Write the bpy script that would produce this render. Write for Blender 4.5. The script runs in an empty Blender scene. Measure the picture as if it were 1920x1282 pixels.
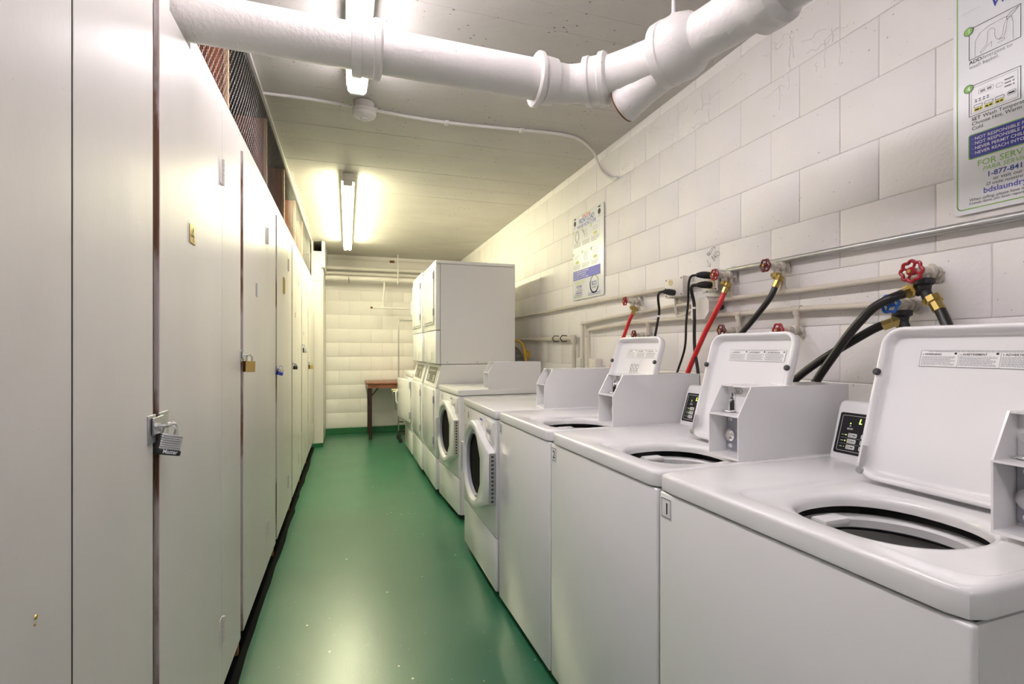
import bpy, bmesh, math, random
from mathutils import Vector, Matrix

random.seed(7)
S = bpy.context.scene
COL = S.collection
PI = math.pi

# ---------------------------------------------------------------- camera, world, exposure
cam = bpy.data.cameras.new('camera')
co = bpy.data.objects.new('camera', cam)
COL.objects.link(co)
cam.sensor_width = 36.0
cam.lens = 944.55 / 1920 * 36.0
cam.shift_y = (653.3 - 641.0) / 1920.0
cam.clip_start = 0.02
co.location = (0, 0, 1.2346)
co.rotation_euler = (PI / 2, 0, -0.3164)
S.camera = co
w = bpy.data.worlds.new('world')
S.world = w
w.use_nodes = True
w.node_tree.nodes['Background'].inputs[0].default_value = (0.9, 0.9, 1.0, 1)
w.node_tree.nodes['Background'].inputs[1].default_value = 0.05
S.view_settings.view_transform = 'Standard'
S.view_settings.look = 'None'
S.view_settings.exposure = 0.54
S.view_settings.gamma = 1.0
S.view_settings.use_curve_mapping = False
TUBE_NEAR = ((1.0, 0.925, 0.965), 25.0)     # the fluorescent tubes: colour, strength
TUBE_FAR = ((1.0, 0.945, 0.62), 60.0)

# ---------------------------------------------------------------- materials
def mat(name, col, rough=0.5, metal=0.0, bumps=(), vary=0.0, vscale=3.0, spots=None, stretch=(1, 1, 1),
        coat=0.0, emit=None, rvary=0.0, local=False):
    m = bpy.data.materials.new(name)
    m.use_nodes = True
    nt = m.node_tree
    N, L = nt.nodes, nt.links
    b = N['Principled BSDF']
    b.inputs['Base Color'].default_value = (*col, 1)
    b.inputs['Roughness'].default_value = rough
    b.inputs['Metallic'].default_value = metal
    if coat:
        b.inputs['Coat Weight'].default_value = coat
        b.inputs['Coat Roughness'].default_value = 0.08
    if emit:
        b.inputs['Emission Color'].default_value = (*emit[0], 1)
        b.inputs['Emission Strength'].default_value = emit[1]
    vec = None
    if bumps or vary or spots or rvary:
        if local:
            t = N.new('ShaderNodeTexCoord'); src = t.outputs['Object']
        else:
            g = N.new('ShaderNodeNewGeometry'); src = g.outputs['Position']
        mp = N.new('ShaderNodeMapping')
        mp.inputs['Scale'].default_value = stretch
        L.new(src, mp.inputs['Vector'])
        vec = mp.outputs['Vector']
    colout = None
    if vary:
        n = N.new('ShaderNodeTexNoise'); n.inputs['Scale'].default_value = vscale; n.inputs['Detail'].default_value = 6
        L.new(vec, n.inputs['Vector'])
        r = N.new('ShaderNodeValToRGB')
        r.color_ramp.elements[0].position = 0.3; r.color_ramp.elements[1].position = 0.7
        r.color_ramp.elements[0].color = (*[max(0, c * (1 - vary)) for c in col], 1)
        r.color_ramp.elements[1].color = (*[min(1, c * (1 + vary)) for c in col], 1)
        L.new(n.outputs['Fac'], r.inputs['Fac'])
        colout = r.outputs['Color']
    if spots:
        for (sc, thr, scol) in spots:
            v = N.new('ShaderNodeTexVoronoi'); v.inputs['Scale'].default_value = sc
            L.new(vec, v.inputs['Vector'])
            n2 = N.new('ShaderNodeTexNoise'); n2.inputs['Scale'].default_value = sc * 0.23; n2.inputs['Detail'].default_value = 3
            L.new(vec, n2.inputs['Vector'])
            mul = N.new('ShaderNodeMath'); mul.operation = 'MULTIPLY'
            sub = N.new('ShaderNodeMath'); sub.operation = 'SUBTRACT'; sub.inputs[1].default_value = 0.38
            L.new(n2.outputs['Fac'], sub.inputs[0])
            L.new(sub.outputs[0], mul.inputs[0]); mul.inputs[1].default_value = thr * 5
            lt = N.new('ShaderNodeMath'); lt.operation = 'LESS_THAN'
            L.new(v.outputs['Distance'], lt.inputs[0]); L.new(mul.outputs[0], lt.inputs[1])
            mx = N.new('ShaderNodeMix'); mx.data_type = 'RGBA'
            L.new(lt.outputs[0], mx.inputs['Factor'])
            if colout is None:
                mx.inputs['A'].default_value = (*col, 1)
            else:
                L.new(colout, mx.inputs['A'])
            mx.inputs['B'].default_value = (*scol, 1)
            colout = mx.outputs['Result']
    if colout is not None:
        L.new(colout, b.inputs['Base Color'])
    if rvary:
        n = N.new('ShaderNodeTexNoise'); n.inputs['Scale'].default_value = 2.5; n.inputs['Detail'].default_value = 5
        L.new(vec, n.inputs['Vector'])
        mr = N.new('ShaderNodeMapRange')
        mr.inputs['From Min'].default_value = 0.3; mr.inputs['From Max'].default_value = 0.7
        mr.inputs['To Min'].default_value = max(0.02, rough - rvary); mr.inputs['To Max'].default_value = rough + rvary
        L.new(n.outputs['Fac'], mr.inputs['Value']); L.new(mr.outputs['Result'], b.inputs['Roughness'])
    prev = None
    for (sc, st, dist) in bumps:
        n = N.new('ShaderNodeTexNoise'); n.inputs['Scale'].default_value = sc; n.inputs['Detail'].default_value = 4
        L.new(vec, n.inputs['Vector'])
        bp = N.new('ShaderNodeBump'); bp.inputs['Strength'].default_value = st; bp.inputs['Distance'].default_value = dist
        L.new(n.outputs['Fac'], bp.inputs['Height'])
        if prev: L.new(prev, bp.inputs['Normal'])
        prev = bp.outputs['Normal']
    if prev: L.new(prev, b.inputs['Normal'])
    return m

M = {}
M['block'] = mat('painted_block', (0.84, 0.81, 0.80), 0.5, bumps=[(70, 0.28, 0.004), (14, 0.15, 0.004)], vary=0.02, vscale=5,
                 spots=[(38, 0.075, (0.50, 0.46, 0.43)), (19, 0.035, (0.44, 0.40, 0.37))])
M['mortar'] = mat('painted_mortar', (0.64, 0.61, 0.59), 0.7, bumps=[(60, 0.4, 0.004)])
M['ceiling'] = mat('painted_concrete', (0.53, 0.505, 0.475), 0.55, bumps=[(40, 0.3, 0.004), (6, 0.3, 0.01)], vary=0.05, vscale=3,
                   spots=[(24, 0.11, (0.17, 0.15, 0.13))], stretch=(1, 1.5, 1))
M['floor'] = mat('green_floor_paint', (0.019, 0.118, 0.060), 0.305, bumps=[(90, 0.14, 0.002), (22, 0.06, 0.002)], vary=0.12, vscale=1.5,
                 spots=[(13, 0.06, (0.5, 0.55, 0.42)), (27, 0.04, (0.008, 0.035, 0.02)), (40, 0.055, (0.40, 0.46, 0.34))], rvary=0.02)
M['floor'].node_tree.nodes['Principled BSDF'].inputs['Specular IOR Level'].default_value = 0.8
M['green_base'] = mat('green_base_paint', (0.015, 0.12, 0.04), 0.35, bumps=[(30, 0.3, 0.004)])
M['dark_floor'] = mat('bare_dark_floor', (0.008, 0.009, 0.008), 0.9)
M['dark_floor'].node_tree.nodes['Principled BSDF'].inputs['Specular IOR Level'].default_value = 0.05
M['locker'] = mat('locker_paint', (0.60, 0.575, 0.55), 0.34, bumps=[(18, 0.22, 0.003), (120, 0.12, 0.002)], vary=0.06, vscale=2.2,
                  spots=[(60, 0.03, (0.45, 0.41, 0.34))], stretch=(1, 1, 0.4), rvary=0.03)
M['locker_edge'] = mat('locker_edge_paint', (0.50, 0.43, 0.42), 0.6, bumps=[(60, 0.5, 0.004)], vary=0.2, vscale=4, stretch=(2, 2, .6))
for n_ in M['locker_edge'].node_tree.nodes:       # paint worn through to brown wood in places
    if n_.type == 'VALTORGB':
        e0, e1 = n_.color_ramp.elements
        e0.position, e1.position = 0.44, 0.50
        e0.color, e1.color = (0.17, 0.075, 0.04, 1), (0.46, 0.40, 0.39, 1)
M['raw_wood'] = mat('raw_wood', (0.34, 0.13, 0.04), 0.6, bumps=[(40, 0.3, 0.003)], vary=0.4, vscale=9, stretch=(6, 6, 0.4))
M['plywood'] = mat('stained_plywood', (0.26, 0.085, 0.035), 0.6, bumps=[(30, 0.3, 0.003)], vary=0.45, vscale=7, stretch=(5, 1, 0.6))
M['stud'] = mat('pale_stud', (0.42, 0.26, 0.14), 0.6, vary=0.2, vscale=10, stretch=(4, 4, .5))
M['dark'] = mat('dark_void', (0.02, 0.017, 0.015), 0.9)
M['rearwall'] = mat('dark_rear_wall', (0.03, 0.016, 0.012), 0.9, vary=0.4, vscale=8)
M['wire'] = mat('galvanised_wire', (0.22, 0.215, 0.205), 0.45, metal=0.6)
M['pipe'] = mat('painted_iron', (0.75, 0.72, 0.70), 0.42, bumps=[(90, 0.5, 0.004), (14, 0.35, 0.005)], vary=0.03, vscale=6,
                spots=[(28, 0.035, (0.30, 0.22, 0.10))])
M['rust'] = mat('rust', (0.16, 0.06, 0.02), 0.8, vary=0.4, vscale=30)
M['beige_pipe'] = mat('beige_pipe_paint', (0.62, 0.57, 0.49), 0.45, bumps=[(60, 0.2, 0.002)], vary=0.06, vscale=8)
M['galv'] = mat('galvanised_conduit', (0.55, 0.56, 0.56), 0.35, metal=0.9, vary=0.1, vscale=30)
M['app'] = mat('appliance_white', (0.83, 0.825, 0.835), 0.22, coat=0.35, bumps=[(2.2, 0.03, 0.01)])
M['app2'] = mat('appliance_white_sheet', (0.79, 0.78, 0.78), 0.36)
M['seam'] = mat('dark_seam', (0.06, 0.06, 0.06), 0.7)
M['rubber'] = mat('black_rubber', (0.02, 0.02, 0.022), 0.5)
M['bumper'] = mat('grey_rubber', (0.05, 0.05, 0.055), 0.55)
M['basket'] = mat('grey_enamel', (0.28, 0.275, 0.27), 0.35)
M['tubring'] = mat('white_plastic', (0.72, 0.72, 0.72), 0.35)
M['black'] = mat('black_gloss', (0.012, 0.012, 0.014), 0.18)
M['ink'] = mat('black_ink', (0.02, 0.02, 0.025), 0.6)
M['ink_grey'] = mat('grey_ink', (0.30, 0.30, 0.33), 0.6)
M['ink_blue'] = mat('blue_ink', (0.03, 0.06, 0.38), 0.5)
M['ink_violet'] = mat('violet_ink', (0.12, 0.13, 0.55), 0.5)
M['ink_green'] = mat('green_ink', (0.25, 0.52, 0.10), 0.5)
M['ink_olive'] = mat('olive_ink', (0.62, 0.68, 0.28), 0.5)
M['ink_yellow'] = mat('yellow_ink', (0.75, 0.68, 0.03), 0.5)
M['ink_red'] = mat('red_ink', (0.72, 0.10, 0.07), 0.5)
M['ink_navy'] = mat('navy_ink', (0.012, 0.016, 0.33), 0.4)
M['ink_white'] = mat('white_ink', (0.86, 0.87, 0.9), 0.5)
M['board'] = mat('sign_board', (0.82, 0.83, 0.86), 0.25)
M['sticker'] = mat('sticker_white', (0.85, 0.85, 0.85), 0.4)
M['led'] = mat('green_led', (0.3, 0.6, 0.05), 0.4, emit=((0.55, 1.0, 0.08), 4.0))
M['chrome'] = mat('chrome', (0.8, 0.8, 0.8), 0.15, metal=1.0)
M['steel'] = mat('brushed_steel', (0.5, 0.51, 0.53), 0.3, metal=0.9)
M['zinc'] = mat('zinc_plate', (0.36, 0.38, 0.43), 0.45, metal=0.4)
M['brass'] = mat('brass', (0.52, 0.385, 0.13), 0.28, metal=0.95)
M['old_brass'] = mat('aged_brass', (0.52, 0.35, 0.10), 0.35, metal=0.8)
M['red_wheel'] = mat('red_enamel', (0.34, 0.012, 0.022), 0.3)
M['old_red'] = mat('dull_red_enamel', (0.15, 0.02, 0.024), 0.4)
M['blue_wheel'] = mat('blue_enamel', (0.02, 0.14, 0.55), 0.3)
M['red_hose'] = mat('red_rubber', (0.62, 0.02, 0.025), 0.35)
M['black_hose'] = mat('black_hose_rubber', (0.013, 0.011, 0.012), 0.35)
M['cord'] = mat('black_cord', (0.012, 0.012, 0.013), 0.45)
M['ivory'] = mat('ivory_plastic', (0.70, 0.58, 0.33), 0.4)
M['box_paint'] = mat('painted_box', (0.74, 0.70, 0.66), 0.5, bumps=[(50, 0.2, 0.002)])
M['glass'] = mat('dark_door_glass', (0.010, 0.008, 0.006), 0.35)
M['glass'].node_tree.nodes['Principled BSDF'].inputs['Specular IOR Level'].default_value = 0.008
M['behind'] = mat('dim_grey_paint', (0.50, 0.46, 0.45), 0.7)
M['grey_plastic'] = mat('grey_plastic', (0.36, 0.36, 0.42), 0.4)
M['ctrl_grey'] = mat('control_face', (0.065, 0.062, 0.045), 0.3)
M['ctrl_mid'] = mat('control_print', (0.66, 0.66, 0.64), 0.4)
M['tube_near'] = mat('tube_near', (0.9, 0.9, 0.9), 0.4, emit=TUBE_NEAR)
M['tube_far'] = mat('tube_far', (0.9, 0.9, 0.85), 0.4, emit=TUBE_FAR)
M['fixture'] = mat('fixture_enamel', (0.82, 0.82, 0.80), 0.35)
M['detector'] = mat('detector_plastic', (0.72, 0.70, 0.68), 0.45)
M['table_top'] = mat('brown_laminate', (0.21, 0.075, 0.04), 0.35, vary=0.25, vscale=8, stretch=(1, 6, 1))
M['table_leg'] = mat('dark_brown_steel', (0.035, 0.015, 0.014), 0.4)
M['yellow'] = mat('yellow_coating', (0.72, 0.42, 0.015), 0.4)
M['foil'] = mat('foil', (0.3, 0.29, 0.27), 0.35, metal=0.7, bumps=[(60, 0.8, 0.01)])
M['cream_plastic'] = mat('cream_plastic', (0.72, 0.68, 0.42), 0.5)
M['blue_plastic'] = mat('blue_plastic', (0.03, 0.05, 0.45), 0.4)

# ---------------------------------------------------------------- mesh helpers
def mk(name, bm, m, parent=None, smooth=40, loc=None):
    me = bpy.data.meshes.new(name)
    bmesh.ops.recalc_face_normals(bm, faces=bm.faces[:]) if smooth != 'flatprint' else None
    bm.to_mesh(me); bm.free()
    for x in (m if isinstance(m, (list, tuple)) else [m]):
        me.materials.append(x)
    if isinstance(smooth, (int, float)) and smooth:
        me.polygons.foreach_set('use_smooth', [True] * len(me.polygons))
        me.set_sharp_from_angle(angle=math.radians(smooth))
    o = bpy.data.objects.new(name, me)
    COL.objects.link(o)
    if parent is not None: o.parent = parent
    if loc is not None: o.location = loc
    return o

def tag(o, label, cat, group=None):
    o['label'] = label; o['category'] = cat
    if group: o['group'] = group
    return o

def thing(name, label, cat, loc=(0, 0, 0), rotz=0.0, group=None):
    o = bpy.data.objects.new(name, None)
    COL.objects.link(o)
    o.empty_display_size = 0.05
    o.location = loc; o.rotation_euler = (0, 0, rotz)
    return tag(o, label, cat, group)

def structure(name, bm, m, smooth=0):
    o = mk(name, bm, m, None, smooth)
    o['kind'] = 'structure'
    return o

def B(): return bmesh.new()

def box(bm, x0, x1, y0, y1, z0, z1, bev=0.0, seg=2, mi=0, mtx=None):
    vs = [bm.verts.new((x, y, z)) for x in (x0, x1) for y in (y0, y1) for z in (z0, z1)]
    F = [(0, 1, 3, 2), (4, 6, 7, 5), (0, 4, 5, 1), (2, 3, 7, 6), (0, 2, 6, 4), (1, 5, 7, 3)]
    fs = [bm.faces.new([vs[i] for i in f]) for f in F]
    for f in fs: f.material_index = mi
    if bev > 0:
        es = list({e for f in fs for e in f.edges})
        r = bmesh.ops.bevel(bm, geom=es, offset=bev, segments=seg, profile=0.5, affect='EDGES')
        allf = set(r['faces']) | {f for f in fs if f.is_valid}
        for f in allf: f.material_index = mi
        vs = list({v for f in allf for v in f.verts})
    if mtx is not None:
        for v in vs: v.co = mtx @ v.co
    return vs

def frame_of(d):
    d = d.normalized()
    a = Vector((0, 0, 1)) if abs(d.z) < 0.9 else Vector((0, 1, 0))
    u = d.cross(a).normalized()
    return u, d.cross(u).normalized()

def tube(bm, pts, r, seg=10, closed=False, cap=True, mi=0):
    pts = [Vector(p) for p in pts]
    n = len(pts)
    rr = r if isinstance(r, (list, tuple)) else [r] * n
    tang = []
    for i in range(n):
        if closed: t = pts[(i + 1) % n] - pts[i - 1]
        elif i == 0: t = pts[1] - pts[0]
        elif i == n - 1: t = pts[-1] - pts[-2]
        else: t = (pts[i + 1] - pts[i]).normalized() + (pts[i] - pts[i - 1]).normalized()
        tang.append(t.normalized() if t.length > 1e-9 else Vector((0, 0, 1)))
    u, v = frame_of(tang[0])
    rings = []
    for i in range(n):
        if i:
            u = (u - tang[i] * u.dot(tang[i])).normalized()
            v = tang[i].cross(u)
        ring = []
        for k in range(seg):
            a = 2 * PI * k / seg
            ring.append(bm.verts.new(pts[i] + (u * math.cos(a) + v * math.sin(a)) * rr[i]))
        rings.append(ring)
    m = n if closed else n - 1
    for i in range(m):
        A, C = rings[i], rings[(i + 1) % n]
        for k in range(seg):
            f = bm.faces.new((A[k], A[(k + 1) % seg], C[(k + 1) % seg], C[k])); f.material_index = mi
    if cap and not closed:
        f = bm.faces.new(rings[0][::-1]); f.material_index = mi
        f = bm.faces.new(rings[-1]); f.material_index = mi

def lathe(bm, prof, origin, axis, seg=24, mi=0, capa=True, capb=True):
    """prof: list of (distance along axis, radius)"""
    o = Vector(origin); d = Vector(axis).normalized(); u, v = frame_of(d)
    rings = []
    for (h, r) in prof:
        rings.append([bm.verts.new(o + d * h + (u * math.cos(2 * PI * k / seg) + v * math.sin(2 * PI * k / seg)) * r) for k in range(seg)])
    for i in range(len(rings) - 1):
        for k in range(seg):
            f = bm.faces.new((rings[i][k], rings[i][(k + 1) % seg], rings[i + 1][(k + 1) % seg], rings[i + 1][k])); f.material_index = mi
    if capa: bm.faces.new(rings[0][::-1]).material_index = mi
    if capb: bm.faces.new(rings[-1]).material_index = mi

def smoothpath(pts, n=6):
    P = [Vector(p) for p in pts]
    P = [P[0] * 2 - P[1]] + P + [P[-1] * 2 - P[-2]]
    out = []
    for i in range(1, len(P) - 2):
        for k in range(n):
            t = k / n
            a, b, c, d = P[i - 1], P[i], P[i + 1], P[i + 2]
            out.append(0.5 * ((2 * b) + (c - a) * t + (2 * a - 5 * b + 4 * c - d) * t * t + (3 * b - a - 3 * c + d) * t ** 3))
    out.append(P[-2])
    return out

def prism(bm, poly, F0, F1, mi=0):
    """poly: 2D points; F0,F1 map a 2D point to 3D for the two caps"""
    a = [bm.verts.new(F0(*p)) for p in poly]
    b = [bm.verts.new(F1(*p)) for p in poly]
    n = len(poly)
    bm.faces.new(a[::-1]).material_index = mi
    bm.faces.new(b).material_index = mi
    for i in range(n):
        bm.faces.new((a[i], a[(i + 1) % n], b[(i + 1) % n], b[i])).material_index = mi

def rrect(x0, x1, y0, y1, r, n=5):
    out = []
    for (cx, cy, a0) in ((x1 - r, y1 - r, 0), (x0 + r, y1 - r, 90), (x0 + r, y0 + r, 180), (x1 - r, y0 + r, 270)):
        for k in range(n + 1):
            a = math.radians(a0 + 90 * k / n)
            out.append((cx + r * math.cos(a), cy + r * math.sin(a)))
    return out

class Sheet:
    """a flat printed surface: (a, b) right / up on it, d outwards"""
    def __init__(s, o, u, v):
        s.o = Vector(o); s.u = Vector(u).normalized(); s.v = Vector(v).normalized(); s.n = s.u.cross(s.v)
    def p(s, a, b, d=0.0): return s.o + s.u * a + s.v * b + s.n * d

def poly(bm, sh, pts, d=0.0005, mi=0):
    f = bm.faces.new([bm.verts.new(sh.p(a, b, d)) for a, b in pts]); f.material_index = mi

def rect(bm, sh, a0, a1, b0, b1, d=0.0005, mi=0):
    poly(bm, sh, [(a0, b0), (a1, b0), (a1, b1), (a0, b1)], d, mi)

def stroke(bm, sh, pts, wd, d=0.0005, closed=False, mi=0):
    n = len(pts)
    for i in range(n if closed else n - 1):
        a = Vector(pts[i]); b = Vector(pts[(i + 1) % n])
        t = (b - a)
        if t.length < 1e-7: continue
        t.normalize(); q = Vector((-t.y, t.x)) * wd / 2; e = t * wd * 0.4
        poly(bm, sh, [a - q - e, b - q + e, b + q + e, a + q - e], d, mi)

_txt = {}
def text(bm, sh, body, size, a, b, d=0.0005, align='L', mi=0, sx=1.0, bold=0.0, shear=0.0):
    key = (body, bold, shear)
    if key not in _txt:
        cu = bpy.data.curves.new('t', 'FONT'); cu.body = body; cu.size = 1.0; cu.resolution_u = 3; cu.offset = bold; cu.shear = shear
        o = bpy.data.objects.new('t', cu); COL.objects.link(o)
        dg = bpy.context.evaluated_depsgraph_get(); dg.update()
        me = bpy.data.meshes.new_from_object(o.evaluated_get(dg))
        _txt[key] = ([v.co.copy() for v in me.vertices], [tuple(p.vertices) for p in me.polygons])
        bpy.data.objects.remove(o); bpy.data.curves.remove(cu); bpy.data.meshes.remove(me)
    vs, fs = _txt[key]
    if not vs: return
    wd = max(v.x for v in vs)
    off = {'L': 0, 'C': -wd / 2, 'R': -wd}[align]
    nv = [bm.verts.new(sh.p(a + (v.x + off) * size * sx, b + v.y * size, d)) for v in vs]
    for f in fs:
        try: bm.faces.new([nv[i] for i in f]).material_index = mi
        except ValueError: pass

def textlines(bm, sh, a0, a1, b, n, pitch, h, rnd, d=0.0005, mi=0):
    """rows of print too small to read"""
    for i in range(n):
        a = a0
        e = a1 - (a1 - a0) * (0.3 * rnd.random() if i % 3 == 2 else 0.05 * rnd.random())
        while a < e:
            l = min(e - a, h * (1.5 + 4 * rnd.random()))
            rect(bm, sh, a, a + l, b - i * pitch, b - i * pitch + h, d, mi)
            a += l + h * 0.7

def printed(name, bm, m, parent):
    return mk(name, bm, m, parent, smooth='flatprint')

# ---------------------------------------------------------------- the room
XR, XL, YB, YF, ZC = 1.668, -1.5, 7.7, -4.2, 2.5875
LB, HB = 0.3069, 0.2032
J1 = 2.3343

bm = B(); box(bm, -0.42, XR + 0.1, YF, YB + 0.1, -0.1, 0.0); structure('floor', bm, M['floor'])
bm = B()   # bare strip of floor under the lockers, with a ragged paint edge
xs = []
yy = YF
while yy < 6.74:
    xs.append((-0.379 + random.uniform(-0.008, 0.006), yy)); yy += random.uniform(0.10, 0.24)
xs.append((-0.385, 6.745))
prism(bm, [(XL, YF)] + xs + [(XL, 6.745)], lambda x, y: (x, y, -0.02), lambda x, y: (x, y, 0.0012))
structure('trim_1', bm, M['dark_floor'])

# ceiling: a slab with the marks of its formwork boards
bm = B(); box(bm, XL - 0.1, XR + 0.1, YF, YB + 0.1, ZC + 0.012, ZC + 0.15)
ceil = structure('ceiling', bm, M['ceiling'])
yy = YF; k = 0
rc = random.Random(3)
while yy < YB:
    wd = rc.choice((0.14, 0.19, 0.24))
    wd = min(wd, YB - yy)
    if wd < 0.03: break
    bm = B()
    z = ZC + rc.uniform(-0.001, 0.001)
    box(bm, XL, XR + 0.02, yy + 0.0004, yy + wd - 0.0004, z, ZC + 0.013, 0.0009, 1)
    mk('board', bm, M['ceiling'], ceil, 0)
    yy += wd

bm = B(); box(bm, XL, -0.446, YF, YB, ZC - 0.006, ZC + 0.004); mk('shade_sheet', bm, M['rearwall'], ceil, 0)  # dark sheet standing in for the shade on the ceiling above the lockers

# right wall of painted blocks
bm = B(); box(bm, XR + 0.003, XR + 0.12, YF, YB + 0.1, 0, ZC + 0.05)
wr = structure('wall_right', bm, M['mortar'])
def block_mesh(l, h, depth=0.03):
    bm = B()
    box(bm, -l / 2, l / 2, -h / 2, h / 2, -depth, 0.0, 0.0034, 2)
    me = bpy.data.meshes.new('block'); bmesh.ops.recalc_face_normals(bm, faces=bm.faces[:]); bm.to_mesh(me); bm.free()
    me.materials.append(M['block'])
    me.polygons.foreach_set('use_smooth', [True] * len(me.polygons)); me.set_sharp_from_angle(angle=0.9)
    return me
bmesh_full = block_mesh(LB - 0.0015, HB - 0.0015)
ztop = J1 + HB
bm_top = block_mesh(LB - 0.003, ZC - ztop + 0.006)
rb = random.Random(5)
RR = Matrix(((0, 0, -1, 0), (-1, 0, 0, 0), (0, 1, 0, 0), (0, 0, 0, 1)))   # local z -> -X, local x -> -Y
RBk = Matrix(((1, 0, 0, 0), (0, 0, -1, 0), (0, 1, 0, 0), (0, 0, 0, 1)))   # local z -> -Y
def put_block(me, parent, mtx, pos, jit):
    o = bpy.data.objects.new('block', me); COL.objects.link(o); o.parent = parent
    o.matrix_local = Matrix.Translation(pos) @ mtx @ Matrix.Rotation(rb.uniform(-jit, jit) * 0.6, 4, 'Z') @ Matrix.Rotation(rb.uniform(-jit, jit), 4, 'Y')
for row in range(-1, 9):
    zc = J1 - HB * row + HB / 2
    me = bmesh_full
    if row == -1:
        me = bm_top; zc = (ztop + ZC + 0.006) / 2
    ph = 1.0349 if row % 2 == 0 else 1.2036
    i0 = math.floor((0.45 - ph) / LB)
    for i in range(i0, 40):
        yc = ph + LB * i + LB / 2
        if yc > YB - 0.02: break
        if row >= 5 and yc > 5.2: continue
        put_block(me, wr, RR, (XR + rb.uniform(-0.0006, 0.0006), yc, zc), 0.0012)
# the rest of that wall (below and beside the pieces) is smooth painted wall behind the machines
bm = B(); box(bm, XR, XR + 0.02, YF, 0.5, 0, ZC); box(bm, XR, XR + 0.02, 0.5, YB, 0, J1 - HB * 8 - 0.002)
mk('plain_wall_face', bm, M['block'], wr, 0)

# runs of old paint near the top of the wall
bm = B(); rd = random.Random(21)
for k in range(46):
    y = rd.uniform(1.30, 2.75); z = rd.uniform(2.28, 2.54); L_ = rd.uniform(0.03, 0.11)
    if rd.random() < 0.35:
        pts = [(XR, y + q * 0.02 + rd.uniform(-0.006, 0.006), z + rd.uniform(-0.012, 0.012)) for q in range(6)]
    else:
        pts = [(XR, y + rd.uniform(-0.005, 0.005), z - L_ * q / 5) for q in range(6)]
    tube(bm, smoothpath(pts, 3), [0.0016] * 15 + [0.0028], 6)
o = mk('paint_runs', bm, M['block'], wr, 60); o['kind'] = 'stuff'

# back wall
bm = B(); box(bm, XL, XR + 0.1, YB + 0.003, YB + 0.12, 0, ZC + 0.05)
wb = structure('wall_back', bm, M['mortar'])
for row in range(1, 12):
    zc = J1 - HB * row + HB / 2
    if zc < 0.05: break
    ph = 0.029 if row % 2 == 1 else 0.192
    for i in range(-2, 4):
        xc = ph + LB * i + LB / 2
        if xc < -0.45 or xc > 1.0: continue
        put_block(bmesh_full, wb, RBk, (xc, YB + rb.uniform(-0.0006, 0.0006), zc), 0.0004)
bm = B(); box(bm, XL, XR, YB - 0.012, YB + 0.02, 2.085, ZC + 0.01); structure('trim_2', bm, M['block'])
bm = B(); box(bm, -0.29, XR, YB - 0.016, YB + 0.004, 0, 0.088, 0.004); structure('baseboard_back', bm, M['green_base'])
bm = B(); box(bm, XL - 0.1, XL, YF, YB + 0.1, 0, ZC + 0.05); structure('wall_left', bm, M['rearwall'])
bm = B(); box(bm, XL - 0.1, XR + 0.1, YF - 0.1, YF, 0, ZC + 0.05); structure('wall_front', bm, M['behind'])

# boxed-in column at the far left corner
t = thing('boxed_column', 'cream boarded pipe casing in the far left corner past the last locker', 'column', (-0.35, 7.2, 0))
def wpart(name, bm, m, parent, smooth=40):
    """geometry written in world coordinates, parent an unrotated thing"""
    root = parent
    while root.parent: root = root.parent
    off = Vector(root.location)
    for v in bm.verts: v.co -= off
    return mk(name, bm, m, parent, smooth)
bm = B(); box(bm, -0.405, -0.305, 6.76, 6.78, 0.05, 2.0); box(bm, -0.405, -0.305, 6.762, 6.78, 2.002, 2.09); box(bm, -0.405, -0.305, 6.757, 6.78, 2.092, 2.455)
wpart('front_panel', bm, M['locker'], t, 0)
bm = B(); box(bm, -0.305, -0.287, 6.757, YB - 0.02, 0.05, 1.75, 0.002, 1); wpart('side_panel', bm, M['locker'], t, 0)
bm = B(); box(bm, -0.305, -0.290, 6.79, YB - 0.02, 1.754, 2.25, 0.002, 1); wpart('side_panel', bm, M['locker'], t, 0)
bm = B(); box(bm, -0.305, -0.268, 6.757, YB - 0.02, 2.254, ZC - 0.002, 0.002, 1); wpart('side_panel', bm, M['locker'], t, 0)
bm = B(); box(bm, -0.405, -0.287, 6.755, YB - 0.02, 0.0, 0.05, 0.003, 1); wpart('plinth', bm, M['green_base'], t, 0)
bm = B(); box(bm, -0.425, -0.405, 6.757, YB - 0.02, 0.05, ZC - 0.002); wpart('side_panel', bm, M['locker'], t, 0)

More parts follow.
